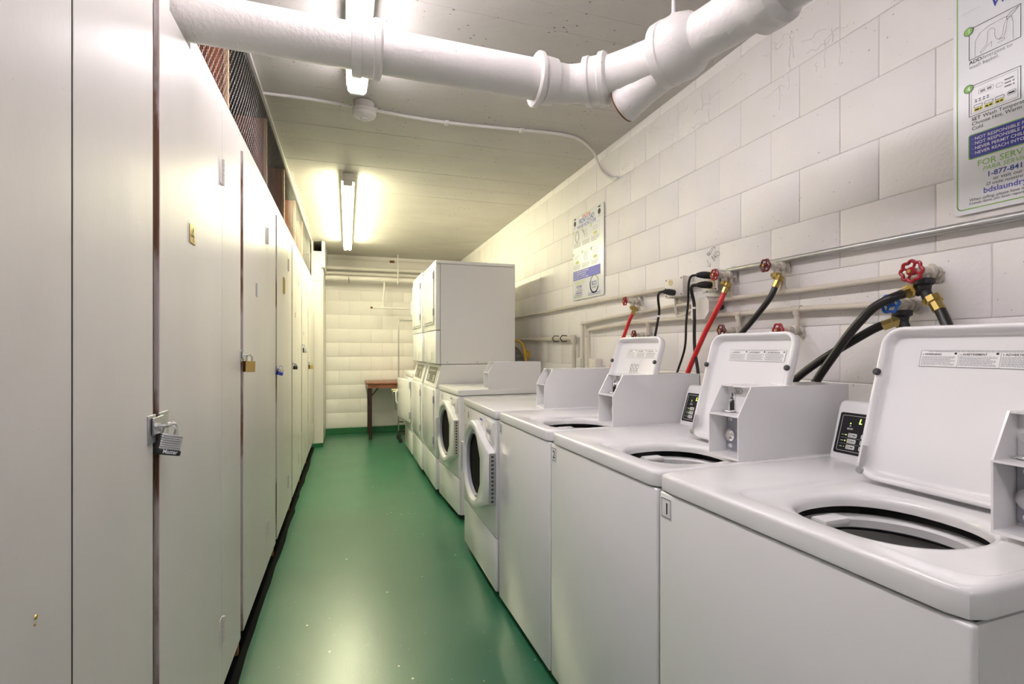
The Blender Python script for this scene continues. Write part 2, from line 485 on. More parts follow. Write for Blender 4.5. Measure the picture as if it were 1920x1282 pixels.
# ---------------------------------------------------------------- lockers
XD, XS = -0.390, -0.405       # door face, fixed face
ZB, ZD, ZT = 0.117, 2.018, 2.098
UN = [(-0.62, -0.02, 0.305), (0.335, 0.918, 1.262), (1.290, 1.865, 2.185), (2.228, 2.845, 3.185),
      (3.235, 3.80, 4.065), (4.105, 4.573, 4.915), (4.955, 5.43, 5.705), (5.745, 6.29, 6.745)]
LBL = ['white plywood locker out of frame, just before the one at the left edge',
       'white plywood locker left of the steel padlock, door and panel with no hardware in view',
       'white plywood locker with brass number four and the big steel padlock',
       'white plywood locker with the large brass padlock on its left edge',
       'white plywood locker held shut by the silver and blue padlock',
       'white plywood locker with a small dark padlock and narrow door',
       'white plywood locker with the small silver padlock set high',
       'white plywood locker at the far end beside the boxed column']
bays = []
for i, (y0, yh, y1) in enumerate(UN):
    t = thing('storage_locker', LBL[i], 'locker', (XS, y0, 0), 0, 'plywood storage lockers')
    bays.append(t)
    bm = B(); box(bm, XD - 0.013, XD, y0, yh, ZB, ZD, 0.0015, 1)
    # the end grain of the door that faces the camera has its own worn paint
    d = None
    off = Vector(t.location)
    for v in bm.verts: v.co -= off
    bm.normal_update()
    for f in bm.faces:
        if f.normal.y < -0.9: f.material_index = 1
    door = mk('door', bm, [M['locker'], M['locker_edge']], t, 0)
    bm = B(); box(bm, XD - 0.021, XD - 0.0005, yh + 0.006, y1 - 0.012, ZB, ZD + 0.002, 0.001, 1)
    bm.normal_update()
    for f in bm.faces:
        if f.normal.y < -0.9: f.material_index = 1
    wpart('fixed_panel', bm, [M['locker'], M['dark']], t, 0)  # near end coloured black to imitate the shade inside the hinge seam
    bm = B()
    ye = UN[i + 1][0] - 0.001 if i < 7 else 6.75
    if i == 2:   # header notched where the drain pipe goes through
        box(bm, XS - 0.018, XS, y0, 1.405, ZD + 0.004, ZT); box(bm, XS - 0.018, XS, 1.575, ye, ZD + 0.004, ZT)
        box(bm, XS - 0.018, XS, 1.405, 1.575, ZD - 0.004, 2.02)
    else:
        box(bm, XS - 0.018, XS, y0, ye, ZD + 0.004, ZT, 0.001, 1)
    wpart('header_panel', bm, M['locker'], t, 0)
    # plywood divider at the near side, runs up to the ceiling behind the wire
    bm = B(); box(bm, XL + 0.02, -0.463, y0 + 0.012, y0 + 0.026, 0.01, ZC - 0.009); wpart('divider', bm, M['plywood'], t, 0)
    bm = B(); box(bm, -0.462, -0.447, y0 + 0.006, y0 + 0.034, 0.01, ZC - 0.009); wpart('stud', bm, M['stud'], t, 0)
    bm = B(); box(bm, -0.428, -0.412, y0 + 0.004, y0 + 0.030, 0.02, ZD); wpart('stop_strip', bm, M['raw_wood'], t, 0)
    # hinges
    for zc in ((1.812, 0.315) if i > 1 else ()):
        bm = B()
        box(bm, XD - 0.001, XD + 0.002, yh - 0.034, yh - 0.001, zc - 0.043, zc + 0.043, 0.001, 1)
        for k in range(5):
            z0 = zc - 0.043 + k * 0.0172
            lathe(bm, [(0, 0.0052), (0.0160, 0.0052)], (XD + 0.004, yh + 0.001, z0), (0, 0, 1), 8)
        off = Vector(t.location)
        for v in bm.verts: v.co -= off
        h = mk('hinge', bm, M['locker'], door, 40)

def wsub(name, bm, m, parent, root, smooth=40):
    off = Vector(root.location)
    for v in bm.verts: v.co -= off
    return mk(name, bm, m, parent, smooth)

bm = B(); lathe(bm, [(0, 0.0035), (0.0012, 0.003), (0.002, 0.001)], (XD, 0.826, 0.881), (1, 0, 0), 10); lathe(bm, [(0, 0.0022), (0.001, 0.0016)], (XD, 0.824, 0.872), (1, 0, 0), 8)
wsub('drip', bm, M['old_brass'], [c for c in bays[1].children if c.name.startswith('door')][0], bays[1])
# brass 4 on the near door, and the plain plates on the others
t = bays[2]; door = [c for c in t.children if c.name.startswith('door')][0]
bm = B(); box(bm, XD, XD + 0.002, 1.506, 1.556, 1.512, 1.562, 0.0008, 1); npl = wsub('number_plate', bm, M['brass'], door, t)
sh = Sheet((XD + 0.0025, 0, 0), (0, 1, 0), (0, 0, 1))
bm = B(); text(bm, sh, '4', 0.058, 1.514, 1.516, bold=-0.004)
off = Vector(t.location)
for v in bm.verts: v.co -= off
printed('numeral', bm, M['ink'], door)
for (u, yc, zc, hw, hh, mm) in ((3, 2.53, 1.50, 0.018, 0.030, 'zinc'), (4, 3.545, 1.64, 0.022, 0.050, 'brass'), (5, 4.33, 1.50, 0.014, 0.02, 'old_brass'), (6, 5.16, 1.38, 0.012, 0.016, 'steel')):
    t = bays[u]; door = [c for c in t.children if c.name.startswith('door')][0]
    bm = B()
    if u == 4:
        tube(bm, [(XD + 0.004, yc - hw, zc + hh), (XD + 0.004, yc + hw, zc + hh * 0.8), (XD + 0.004, yc + hw, zc - hh), (XD + 0.004, yc - hw, zc - hh * 0.9)], 0.0042, 6, closed=True)
    else:
        box(bm, XD, XD + 0.003, yc - hw, yc + hw, zc - hh, zc + hh, 0.001, 1)
    wsub('plate', bm, M[mm], door, t)

# hasps (on the locker) and padlocks (things of their own)
def hasp(u, yg, zc, s=1.0):
    t = bays[u]; door = [c for c in t.children if c.name.startswith('door')][0]
    bm = B()
    box(bm, XD - 0.003, XD + 0.002, yg - 0.055 * s, yg - 0.012, zc - 0.030 * s, zc + 0.030 * s, 0.001, 1)
    box(bm, XD, XD + 0.004, yg + 0.004, yg + 0.062 * s, zc - 0.020 * s, zc + 0.030 * s, 0.001, 1)
    box(bm, XD + 0.003, XD + 0.007, yg - 0.040 * s, yg + 0.020 * s, zc - 0.012 * s, zc + 0.024 * s, 0.001, 1)
    tube(bm, [(XD - 0.005, yg - 0.018, zc + 0.004), (XD + 0.022, yg - 0.018, zc + 0.004), (XD + 0.026, yg - 0.012, zc + 0.004), (XD + 0.022, yg - 0.004, zc + 0.004), (XD - 0.0, yg - 0.004, zc + 0.004)], 0.003, 6)
    wsub('hasp', bm, M['steel'], door, t)

def padlock(label, y, z, sw, sh_, kind, tilt=0.0, rz=0.75, group='padlocks on the lockers'):
    """origin at the top of the shackle; local x width, -y faces the aisle"""
    t = thing('padlock', label, 'padlock', (XD + 0.024, y, z), 0, group)
    t.rotation_euler = (0, tilt, rz)
    r = 0.0042 * sw / 0.045
    lw = sw * 0.29; top = -0.003; bodyz = -sh_ * 0.62
    pts = [(-lw, 0, bodyz - 0.004)] + [(-lw * math.cos(a), 0, top - lw + lw * math.sin(a)) for a in [PI * k / 8 for k in range(9)]] + [(lw, 0, bodyz - 0.004)]
    bm = B(); tube(bm, pts, r, 8); mk('shackle', bm, M['chrome'] if kind != 'dark' else M['bumper'], t)
    m = {'laminated': M['steel'], 'brass': M['brass'], 'blue': M['steel'], 'dark': M['bumper'], 'silver': M['steel']}[kind]
    b0 = bodyz; b1 = bodyz - sh_
    bm = B()
    if kind == 'laminated':
        n = 7
        for k in range(n):
            zz = b0 - (k + 1) * sh_ * 0.74 / n
            box(bm, -sw / 2, sw / 2, -0.011, 0.011, zz + 0.0003, zz + sh_ * 0.74 / n, 0.0006, 1)
        mk('body', bm, m, t)
        bm = B(); box(bm, -sw / 2 - 0.003, sw / 2 + 0.003, -0.0135, 0.0135, b1, b0 - sh_ * 0.73, 0.003, 2)
        bp = mk('bumper', bm, M['rubber'], t)
        s2 = Sheet((0, -0.0138, b1), (1, 0, 0), (0, 0, 1))
        bm = B(); text(bm, s2, 'Master', 0.0125, 0, 0.0028 * sh_ / 0.04, align='C', bold=0.01)
        printed('lettering', bm, M['ink_white'], bp)
    else:
        box(bm, -sw / 2, sw / 2, -0.010, 0.010, b1, b0, 0.002, 2); mk('body', bm, m, t)
        if kind == 'blue':
            bm = B(); box(bm, -sw / 2 - 0.001, sw / 2 + 0.001, -0.0115, 0.0115, b1 - 0.002, b1 + sh_ * 0.45, 0.002, 2); mk('bumper', bm, M['blue_plastic'], t)
        if kind == 'brass' and z > 1.15:
            s2 = Sheet((0, -0.0103, b1), (1, 0, 0), (0, 0, 1)); rr_ = random.Random(2)
            bm = B(); rect(bm, s2, -sw * 0.22, sw * 0.22, sh_ * 0.5, sh_ * 0.62); rect(bm, s2, -sw * 0.3, sw * 0.3, sh_ * 0.3, sh_ * 0.36)
            printed('engraving', bm, M['old_brass'], t)
    return t
hasp(2, 1.272, 1.065)
padlock('big laminated steel padlock with black bumper on the nearest hasp', 1.292, 1.072, 0.050, 0.044, 'laminated', 0.28, 0.95)
hasp(3, 2.208, 1.205, 0.8)
padlock('large brass padlock hanging on the second hasp from the camera', 2.215, 1.212, 0.041, 0.043, 'brass', 0.05, 0.75)
hasp(4, 3.212, 1.118, 0.8)
padlock('silver padlock with a blue base on the third hasp', 3.235, 1.135, 0.034, 0.034, 'blue', 0.30, 0.7)
hasp(5, 4.085, 1.118, 0.6)
padlock('small dark padlock on the narrow locker', 4.09, 1.12, 0.026, 0.026, 'dark', 0.1, 0.7)
hasp(6, 4.935, 1.265, 0.6)
padlock('small silver padlock hung higher than the others', 4.94, 1.265, 0.030, 0.042, 'silver', 0.0, 0.7)
hasp(7, 5.725, 1.085, 0.6)
padlock('small brass padlock farthest from the camera', 5.73, 1.09, 0.040, 0.044, 'brass', 0.0, 0.7)

# chicken wire above the lockers
XW = -0.436
t = thing('wire_screen', 'hexagonal chicken wire stretched between locker tops and ceiling', 'wire mesh', (XW, 3.5, ZT))
bm = B()
cw, ch = 0.034, 0.026        # cell along Y, cell height
rw = random.Random(9)
def wv(y, z):
    return Vector((XW + 0.006 * math.sin(y * 3.1) * math.sin((z - ZT) * 6) , y, z))
def wire(a, b, r):
    d = (b - a).normalized(); u, v = frame_of(d)
    A = [bm.verts.new(a + (u * math.cos(q) + v * math.sin(q)) * r) for q in (0, 2.094, 4.188)]
    C = [bm.verts.new(b + (u * math.cos(q) + v * math.sin(q)) * r) for q in (0, 2.094, 4.188)]
    for k in range(3): bm.faces.new((A[k], A[(k + 1) % 3], C[(k + 1) % 3], C[k]))
rows = int((ZC - ZT) / (ch * 0.75)) + 1
y = 0.9
for r in range(rows):
    z = ZT - 0.01 + r * ch * 0.75
    ny = int((6.75 - 1.15) / cw)
    for i in range(ny):
        yc = 1.15 + (i + (0.5 if r % 2 else 0)) * cw
        # two slanted sides and the twisted joint
        top = wv(yc, min(z + ch * 0.25, ZC - 0.005)); lft = wv(yc - cw / 2, z); rgt = wv(yc + cw / 2, z)
        if (top - lft).length < 1e-4: continue
        wire(lft, top, 0.00045); wire(top, rgt, 0.00045)
        dn = wv(yc - cw / 2, z - ch * 0.5)
        if z - ch * 0.5 > ZT - 0.03: wire(lft, dn, 0.0008)
off = Vector(t.location)
for v in bm.verts: v.co -= off
mk('netting', bm, M['wire'], t, 0)
bm = B(); box(bm, -0.432, -0.418, 0.3, 6.75, ZC - 0.022, ZC - 0.003); wpart('batten', bm, M['locker'], t, 0)

# ---------------------------------------------------------------- fluorescent fixtures
def fixture(label, x0, x1, y0, y1, zt, mt, tubes):
    t = thing('ceiling_light', label, 'ceiling light', ((x0 + x1) / 2, (y0 + y1) / 2, ZC), 0, 'bare tube ceiling lights')
    bm = B(); box(bm, x0 + 0.018, x1 - 0.018, y0, y1, zt + 0.034, ZC - 0.002, 0.004, 2)
    box(bm, x0 + 0.005, x1 - 0.005, y0, y1, zt + 0.028, zt + 0.040, 0.003, 1); body = wpart('housing', bm, M['fixture'], t)
    L = (y1 - y0) / tubes
    for s in (0.28, 0.72):
        x = x0 + (x1 - x0) * s
        for k in range(tubes):
            a = y0 + L * k + 0.02; b = y0 + L * (k + 1) - 0.02
            bm = B(); lathe(bm, [(0, 0.012), (0.012, 0.019), (b - a - 0.012, 0.019), (b - a, 0.012)], (x, a, zt), (0, 1, 0), 14); wpart('tube', bm, mt, t)
    for k in range(tubes + 1):
        yy = y0 + L * k
        bm = B(); box(bm, x0 + 0.022, x1 - 0.022, yy - 0.010, yy + 0.010, zt - 0.006, zt + 0.03, 0.003, 1); wpart('lampholder', bm, M['fixture'], t)
    return t
fixture('two tube light nearer the camera, partly behind the drain pipe', -0.010, 0.102, 0.15, 2.59, 2.49, M['tube_near'], 1)
fixture('two tube light over the far end of the aisle', -0.050, 0.062, 4.07, 6.70, 2.49, M['tube_far'], 2)
fixture('added two tube fill light, unseen behind the camera', -0.010, 0.102, -3.60, -1.16, 2.49, M['tube_near'], 1)  # extra fixture put in as fill for the near lockers and washers

# ---------------------------------------------------------------- overhead drain pipe
t = thing('drain_pipe', 'fat white cast iron drain pipe crossing under the ceiling', 'pipe', (0.3, 1.49, 2.085))
P = [(-1.45, 1.485, 2.10), (-0.40, 1.488, 2.088), (0.05, 1.487, 2.085), (0.60, 1.491, 2.085), (0.685, 1.482, 2.085), (0.745, 1.438, 2.085),
     (0.84, 1.325, 2.085), (0.895, 1.215, 2.085), (0.925, 1.12, 2.085), (0.958, 0.98, 2.085), (0.985, 0.80, 2.085), (0.99, 0.3, 2.085), (0.99, -2.55, 2.085)]
R = [0.060] * 4 + [0.058] * 2 + [0.064] * 7
pp = smoothpath(P, 6)
rr_ = []
for i in range(len(P) - 1):
    for k in range(6): rr_.append(R[i] + (R[i + 1] - R[i]) * k / 6)
rr_.append(R[-1])
bm = B(); tube(bm, pp, rr_, 28); wpart('pipe_run', bm, M['pipe'], t, 50)
def hub(c, d, prof, name='hub'):
    bm = B(); lathe(bm, prof, c, d, 32); return wpart(name, bm, M['pipe'], t, 35)
hub((0.012, 1.487, 2.085), (1, 0, 0), [(0, 0.058), (0.001, 0.078), (0.026, 0.079), (0.028, 0.075), (0.058, 0.076), (0.062, 0.080), (0.076, 0.079), (0.080, 0.074), (0.084, 0.061)])
hub((0.563, 1.491, 2.085), (1, 0, 0), [(0, 0.060), (0.0, 0.078), (0.003, 0.081), (0.014, 0.081), (0.018, 0.070), (0.026, 0.069), (0.028, 0.071), (0.064, 0.068), (0.068, 0.056)])
hub((0.725, 1.46, 2.085), (0.78, -0.63, 0), [(0, 0.057), (0.001, 0.074), (0.018, 0.075), (0.022, 0.071), (0.045, 0.071), (0.050, 0.079), (0.066, 0.080), (0.074, 0.074), (0.080, 0.064)])
hub((0.872, 1.265, 2.085), (0.40, -0.92, 0), [(0, 0.063), (0.0, 0.084), (0.004, 0.089), (0.030, 0.091), (0.034, 0.088), (0.075, 0.089), (0.105, 0.080), (0.125, 0.065)])
hub((0.957, 0.985, 2.085), (0.12, -1, 0), [(0, 0.064), (0.002, 0.082), (0.03, 0.084), (0.06, 0.083), (0.075, 0.066)])
# wye branch with an open cleanout
A = Vector((0.925, 1.20, 2.075)); E_ = Vector((0.826, 1.40, 2.002)); d = (E_ - A).normalized(); ln = (E_ - A).length
bm = B(); lathe(bm, [(0, 0.050), (ln - 0.075, 0.050), (ln - 0.055, 0.053), (ln - 0.028, 0.054), (ln - 0.022, 0.058), (ln - 0.004, 0.058), (ln, 0.055)], A, d, 30); wpart('branch', bm, M['pipe'], t)
bm = B(); lathe(bm, [(ln, 0.0555), (ln + 0.004, 0.056), (ln + 0.005, 0.050)], A, d, 30); wpart('cleanout_cap', bm, M['rust'], t)
# hanger rod
bm = B(); tube(bm, [(0.895, 1.235, 2.16), (0.895, 1.235, 2.585)], 0.006, 10); lathe(bm, [(0, 0.010), (0.03, 0.010), (0.034, 0.006)], (0.895, 1.235, 2.168), (0, 0, 1), 12)
wpart('hanger_rod', bm, M['pipe'], t)

# ---------------------------------------------------------------- smoke detector and its conduit
t = thing('smoke_detector', 'round off-white smoke detector on the ceiling between the lights', 'smoke detector', (0.09, 2.885, ZC))
bm = B(); lathe(bm, [(0, 0.052), (0.002, 0.054), (0.035, 0.052), (0.036, 0.060), (0.042, 0.064), (0.055, 0.064), (0.057, 0.060)], (0.09, 2.885, ZC - 0.002), (0, 0, -1), 28); wpart('base', bm, M['detector'], t, 30)
bm = B(); lathe(bm, [(0.057, 0.061), (0.062, 0.063), (0.075, 0.058), (0.086, 0.040), (0.088, 0.026)], (0.09, 2.885, ZC - 0.002), (0, 0, -1), 28); wpart('cover', bm, M['detector'], t, 30)
bm = B(); lathe(bm, [(0.086, 0.023), (0.095, 0.021), (0.097, 0.018)], (0.09, 2.885, ZC - 0.002), (0, 0, -1), 20); wpart('sensor_cap', bm, M['detector'], t, 30)
t = thing('ceiling_conduit', 'thin white conduit along the ceiling from the smoke detector down the block wall', 'conduit', (0.7, 2.93, ZC))
zc_ = ZC - 0.010
bm = B(); tube(bm, smoothpath([(-0.43, 2.925, zc_), (-0.2, 2.915, zc_), (-0.03, 2.918, zc_ - 0.004), (0.03, 2.905, zc_ - 0.01)], 5), 0.008, 10); wpart('run', bm, M['pipe'], t)
bm = B(); tube(bm, smoothpath([(0.15, 2.90, zc_ - 0.01), (0.20, 2.945, zc_), (0.56, 2.965, zc_), (1.00, 2.925, zc_), (1.28, 2.905, zc_), (1.42, 2.94, zc_ - 0.002), (1.58, 3.06, zc_ - 0.015), (1.645, 3.12, 2.515), (1.652, 3.07, 2.44), (1.654, 2.98, 2.375), (1.655, 2.92, 2.345), (1.655, 2.87, 2.335)], 5), 0.009, 10); wpart('run', bm, M['pipe'], t)
for (x, y) in ((0.562, 2.966), (1.02, 2.923)):
    bm = B(); box(bm, x - 0.012, x + 0.012, y - 0.018, y + 0.018, zc_ - 0.013, ZC - 0.002, 0.003, 1); wpart('clip', bm, M['pipe'], t)

# ---------------------------------------------------------------- pipes on the right wall
t = thing('galvanised_conduit', 'bare grey metal conduit high on the wall under the near sign', 'conduit', (1.645, 1.0, 1.58), 0, 'wall conduits')
bm = B(); tube(bm, [(1.645, -1.0, 1.572), (1.645, 0.82, 1.577), (1.645, 1.32, 1.582), (1.645, 1.875, 1.588)], 0.0114, 14); wpart('run', bm, M['galv'], t)
for y in (0.72, 2.0 - 0.16):
    bm = B(); box(bm, 1.640, 1.667, y - 0.012, y + 0.012, 1.562, 1.602, 0.002, 1); wpart('strap', bm, M['galv'], t)
t = thing('beige_conduit', 'beige painted conduit between the outlet box and the tall dryer', 'conduit', (1.645, 3.5, 1.55))
bm = B(); tube(bm, [(1.645, 2.29, 1.557), (1.645, 2.84, 1.560), (1.645, 5.4, 1.545)], 0.0125, 12); wpart('run', bm, M['beige_pipe'], t)
bm = B(); tube(bm, [(1.645, 2.005, 1.560), (1.645, 2.13, 1.556)], 0.012, 12); wpart('short_run', bm, M['beige_pipe'], t)

t = thing('water_pipe', 'upper beige water pipe feeding the red wheeled hose valves', 'pipe', (1.635, 2.2, 1.458), 0, 'beige water pipes')
bm = B(); tube(bm, smoothpath([(1.640, 1.045, 1.458), (1.640, 1.47, 1.456), (1.640, 1.85, 1.459), (1.640, 2.30, 1.457), (1.640, 2.83, 1.440), (1.640, 3.32, 1.416), (1.640, 3.347, 1.405), (1.640, 3.347, 1.38), (1.640, 3.340, 0.95)], 4), 0.0112, 12); wpart('run', bm, M['beige_pipe'], t)
for (y, z1) in ((1.562, 1.556), (1.846, 1.560), (2.605, 1.511)):
    zz = 1.457 if y < 2.3 else 1.447
    bm = B(); tube(bm, [(1.640, y, zz), (1.640, y, z1)], 0.0108, 12)
    lathe(bm, [(-0.020, 0.0142), (0.020, 0.0142)], (1.640, y, zz), (0, 1, 0), 12)
    lathe(bm, [(0.006, 0.0142), (0.022, 0.0142)], (1.640, y, zz), (0, 0, 1), 12)
    wpart('riser', bm, M['beige_pipe'], t)
t = thing('water_pipe', 'lower beige water pipe ending behind the blue wheeled valve', 'pipe', (1.635, 2.2, 1.385), 0, 'beige water pipes')
bm = B(); tube(bm, smoothpath([(1.640, 1.11, 1.374), (1.640, 1.46, 1.384), (1.640, 1.89, 1.388), (1.640, 2.50, 1.389), (1.640, 2.83, 1.384), (1.640, 3.22, 1.366), (1.640, 3.245, 1.355), (1.640, 3.245, 1.33), (1.640, 3.245, 0.95)], 4), 0.0112, 12); wpart('run', bm, M['beige_pipe'], t)
for y in (1.497, 1.80, 2.50):
    bm = B(); tube(bm, [(1.640, y, 1.386), (1.640, y, 1.312)], 0.0108, 12)
    lathe(bm, [(-0.020, 0.0142), (0.020, 0.0142)], (1.640, y, 1.386), (0, 1, 0), 12)
    lathe(bm, [(0.006, 0.0142), (0.022, 0.0142)], (1.640, y, 1.386), (0, 0, -1), 12)
    wpart('dropper', bm, M['beige_pipe'], t)
t = thing('elbow_pipe', 'cream pipe with an elbow low on the wall behind the front loaders', 'pipe', (1.63, 4.2, 1.315))
bm = B(); tube(bm, [(1.632, 5.4, 1.328), (1.632, 3.52, 1.312)], 0.017, 12); wpart('run', bm, M['beige_pipe'], t)
bm = B(); tube(bm, [(1.632, 3.48, 1.29), (1.632, 3.48, 0.95)], 0.014, 12); wpart('drop', bm, M['beige_pipe'], t)
bm = B(); lathe(bm, [(-0.028, 0.021), (0.028, 0.021)], (1.632, 3.485, 1.308), (0, 0, 1), 14); lathe(bm, [(0, 0.021), (0.04, 0.021)], (1.632, 3.485, 1.312), (0, 1, 0), 14); wpart('elbow', bm, M['beige_pipe'], t)
for y in (3.68, 3.84):
    bm = B(); tube(bm, [(1.665, y, 1.337), (1.625, y, 1.340), (1.606, y, 1.318), (1.625, y, 1.290), (1.665, y, 1.292)], 0.004, 6); wpart('strap', bm, M['bumper'], t)
t = thing('small_wall_box', 'small painted box on the wall where the three pipes run down', 'box', (1.66, 3.15, 1.10))
bm = B(); box(bm, 1.615, 1.667, 3.10, 3.20, 1.06, 1.165, 0.006, 2); wpart('body', bm, M['box_paint'], t)
bm = B(); box(bm, 1.640, 1.667, 3.385, 3.455, 1.05, 1.165, 0.003, 1); wpart('bracket', bm, M['box_paint'], t)

# ---------------------------------------------------------------- valves
def wheel(bm, c, R, lobes=8, r=0.0055):
    """handwheel facing -X"""
    c = Vector(c); pts = []
    n = lobes * 6
    for k in range(n):
        a = 2 * PI * k / n
        q = R * (1 + 0.09 * math.cos(lobes * a))
        pts.append(c + Vector((0, math.cos(a) * q, math.sin(a) * q)))
    tube(bm, pts, r, 7, closed=True)
    for k in range(4):
        a = 2 * PI * k / 4 + 0.4
        tube(bm, [c + Vector((0.002, 0, 0)), c + Vector((0, math.cos(a) * R, math.sin(a) * R))], r * 0.75, 6)
    lathe(bm, [(-0.006, R * 0.42), (0.004, R * 0.45), (0.008, R * 0.3)], c, (-1, 0, 0), 14)

def valve(label, y, z, wm, R=0.026, splitter=False, plate=True, outlet=True, lobes=6, x0=1.662, body='beige_pipe'):
    t = thing('shutoff_valve', label, 'valve', (x0, y, z), 0, 'hose valves on the wall')
    bm = B()
    lathe(bm, [(0, 0.014), (0.018, 0.014), (0.020, 0.019), (0.034, 0.019), (0.036, 0.0145), (0.062, 0.016), (0.066, 0.012), (0.078, 0.012), (0.080, 0.005), (0.106, 0.004)], (0, 0, 0), (-1, 0, 0), 14)
    tube(bm, [(-0.050, 0, -0.004), (-0.050, 0, -0.034)], 0.0125, 12)
    mk('body', bm, M[body], t)
    if plate:
        bm = B()
        prism(bm, [(0.012 * math.cos(a) * (1 + 0.3 * abs(math.cos(a))) , 0.030 * math.sin(a)) for a in [2 * PI * k / 20 for k in range(20)]],
              lambda a, b: (0.004, a + b * 0.45, b), lambda a, b: (-0.003, a + b * 0.45, b))
        lathe(bm, [(0, 0.020), (0.012, 0.018)], (0, 0, 0), (-1, 0, 0), 14)
        fl = mk('flange', bm, M[body], t)
    bm = B(); wheel(bm, (-0.103, 0, 0), R, lobes, 0.0046 * R / 0.026); wl = mk('handwheel', bm, M[wm], t)
    bm = B(); lathe(bm, [(0.006, 0.006), (0.012, 0.005)], (-0.103, 0, 0), (-1, 0, 0), 8); mk('nut', bm, M['brass'], wl)
    if outlet and not splitter:
        bm = B(); lathe(bm, [(0.026, 0.011), (0.028, 0.019), (0.042, 0.019), (0.044, 0.013), (0.050, 0.012)], (-0.050, 0, 0), (0, 0, -1), 8); mk('coupling', bm, M['brass'], t)
    if splitter:
        bm = B()
        lathe(bm, [(0.018, 0.020), (0.020, 0.026), (0.034, 0.026), (0.040, 0.018), (0.056, 0.016)], (-0.050, 0, 0), (0, 0, -1), 14)
        tube(bm, [(-0.050, 0, -0.052), (-0.050, 0.020, -0.056)], 0.014, 12)
        tube(bm, [(-0.050, 0, -0.048), (-0.052, -0.014, -0.084)], 0.014, 12)
        mk('splitter', bm, M['rubber'], t)
        bm = B(); lathe(bm, [(0, 0.019), (0.013, 0.019), (0.014, 0.014)], (-0.052, -0.013, -0.081), (-0.05, -0.37, -0.93), 8); mk('nut', bm, M['brass'], t)
    return t
valve('large bright red wheel valve with black splitter, nearest the camera', 1.030, 1.459, 'red_wheel', 0.0285, True, lobes=8)
valve('blue wheel valve with black splitter below the large red wheel', 1.092, 1.370, 'blue_wheel', 0.0255, True, lobes=6)
valve('dull red wheel valve feeding the black hose over the middle washer lid', 1.562, 1.559, 'old_red', 0.0225, x0=1.655)
valve('red wheel valve over the longer red hose beside the double plug outlet', 1.848, 1.563, 'red_wheel', 0.0225, x0=1.655)
valve('red wheel valve with the red hose nearest the poster', 2.608, 1.513, 'red_wheel', 0.0225, x0=1.655)
valve('dull red wheel valve just above the right corner of the middle washer lid', 1.500, 1.305, 'red_wheel', 0.0225, x0=1.655)
valve('dull red wheel valve just above the left corner of the middle washer lid', 1.805, 1.314, 'old_red', 0.0225, x0=1.655)
valve('dull red wheel valve above the farthest raised lid', 2.51, 1.313, 'old_red', 0.0225, x0=1.655)

# ---------------------------------------------------------------- hoses
def hose(label, pts, r, m, tip=True, group='washer fill hoses', name='fill_hose', cat='hose'):
    t = thing(name, label, cat, pts[0], 0, group)
    bm = B(); tube(bm, smoothpath(pts, 6), r, 12); wpart('tube', bm, M[m], t)
    if tip:
        d = (Vector(pts[1]) - Vector(pts[0])).normalized()
        bm = B(); lathe(bm, [(-0.030, r * 1.55), (-0.012, r * 1.55), (-0.010, r * 1.12), (0.018, r * 1.15)], pts[0], d, 8); wpart('coupling', bm, M['brass'], t)
    return t
hose('red rubber hose reaching down to the third washer meter', [(1.605, 2.600, 1.452), (1.585, 2.612, 1.40), (1.56, 2.66, 1.27), (1.54, 2.76, 1.10), (1.53, 2.80, 1.00), (1.53, 2.82, 0.75)], 0.0105, 'red_hose')
hose('red rubber hose running down between the two black cords', [(1.605, 1.842, 1.500), (1.580, 1.858, 1.42), (1.56, 1.925, 1.30), (1.54, 2.02, 1.115), (1.53, 2.05, 1.02), (1.53, 2.07, 0.75)], 0.0115, 'red_hose')
hose('black hose bending down behind the middle washer lid', [(1.605, 1.558, 1.492), (1.585, 1.575, 1.43), (1.56, 1.645, 1.34), (1.54, 1.71, 1.265), (1.50, 1.80, 1.12), (1.50, 1.84, 0.75)], 0.0115, 'black_hose')
hose('black hose arching from under the big red wheel, the upper of the crossing pair', [(1.585, 1.064, 1.401), (1.555, 1.066, 1.392), (1.535, 1.082, 1.380), (1.530, 1.122, 1.358), (1.530, 1.163, 1.320), (1.53, 1.200, 1.280), (1.53, 1.250, 1.215), (1.52, 1.306, 1.128), (1.52, 1.345, 1.05), (1.52, 1.38, 0.75)], 0.0135, 'black_hose')
hose('black hose under the blue wheel, the lower of the crossing pair', [(1.600, 1.122, 1.312), (1.583, 1.155, 1.298), (1.555, 1.232, 1.245), (1.545, 1.328, 1.185), (1.540, 1.415, 1.120), (1.53, 1.48, 1.05), (1.53, 1.55, 0.75)], 0.0135, 'black_hose')
hose('black hose hanging down behind the near washer lid', [(1.604, 0.992, 1.358), (1.60, 0.975, 1.33), (1.59, 0.955, 1.29), (1.585, 0.945, 1.24), (1.58, 0.95, 1.10), (1.57, 0.96, 0.75)], 0.0140, 'black_hose')

# ---------------------------------------------------------------- outlet boxes, cords, graffiti
t = thing('outlet_box', 'white painted outlet box with one cord plugged in below an empty socket', 'outlet', (1.64, 2.207, 1.55), 0, 'outlet boxes')
bm = B(); box(bm, 1.600, 1.667, 2.135, 2.285, 1.500, 1.602, 0.004, 2); body = wpart('body', bm, M['box_paint'], t)
bm = B(); lathe(bm, [(0, 0.017), (0.002, 0.017)], (1.600, 2.235, 1.578), (-1, 0, 0), 20); rc_ = wpart('receptacle', bm, M['ivory'], t)
sh = Sheet((1.5978, 2.235, 1.578), (0, -1, 0), (0, 0, 1)); bm = B()
rect(bm, sh, -0.007, -0.004, -0.002, 0.009); rect(bm, sh, 0.004, 0.007, -0.002, 0.009); rect(bm, sh, -0.002, 0.002, -0.011, -0.007)
off = Vector(t.location)
for v in bm.verts: v.co -= off
printed('slots', bm, M['ink'], rc_)
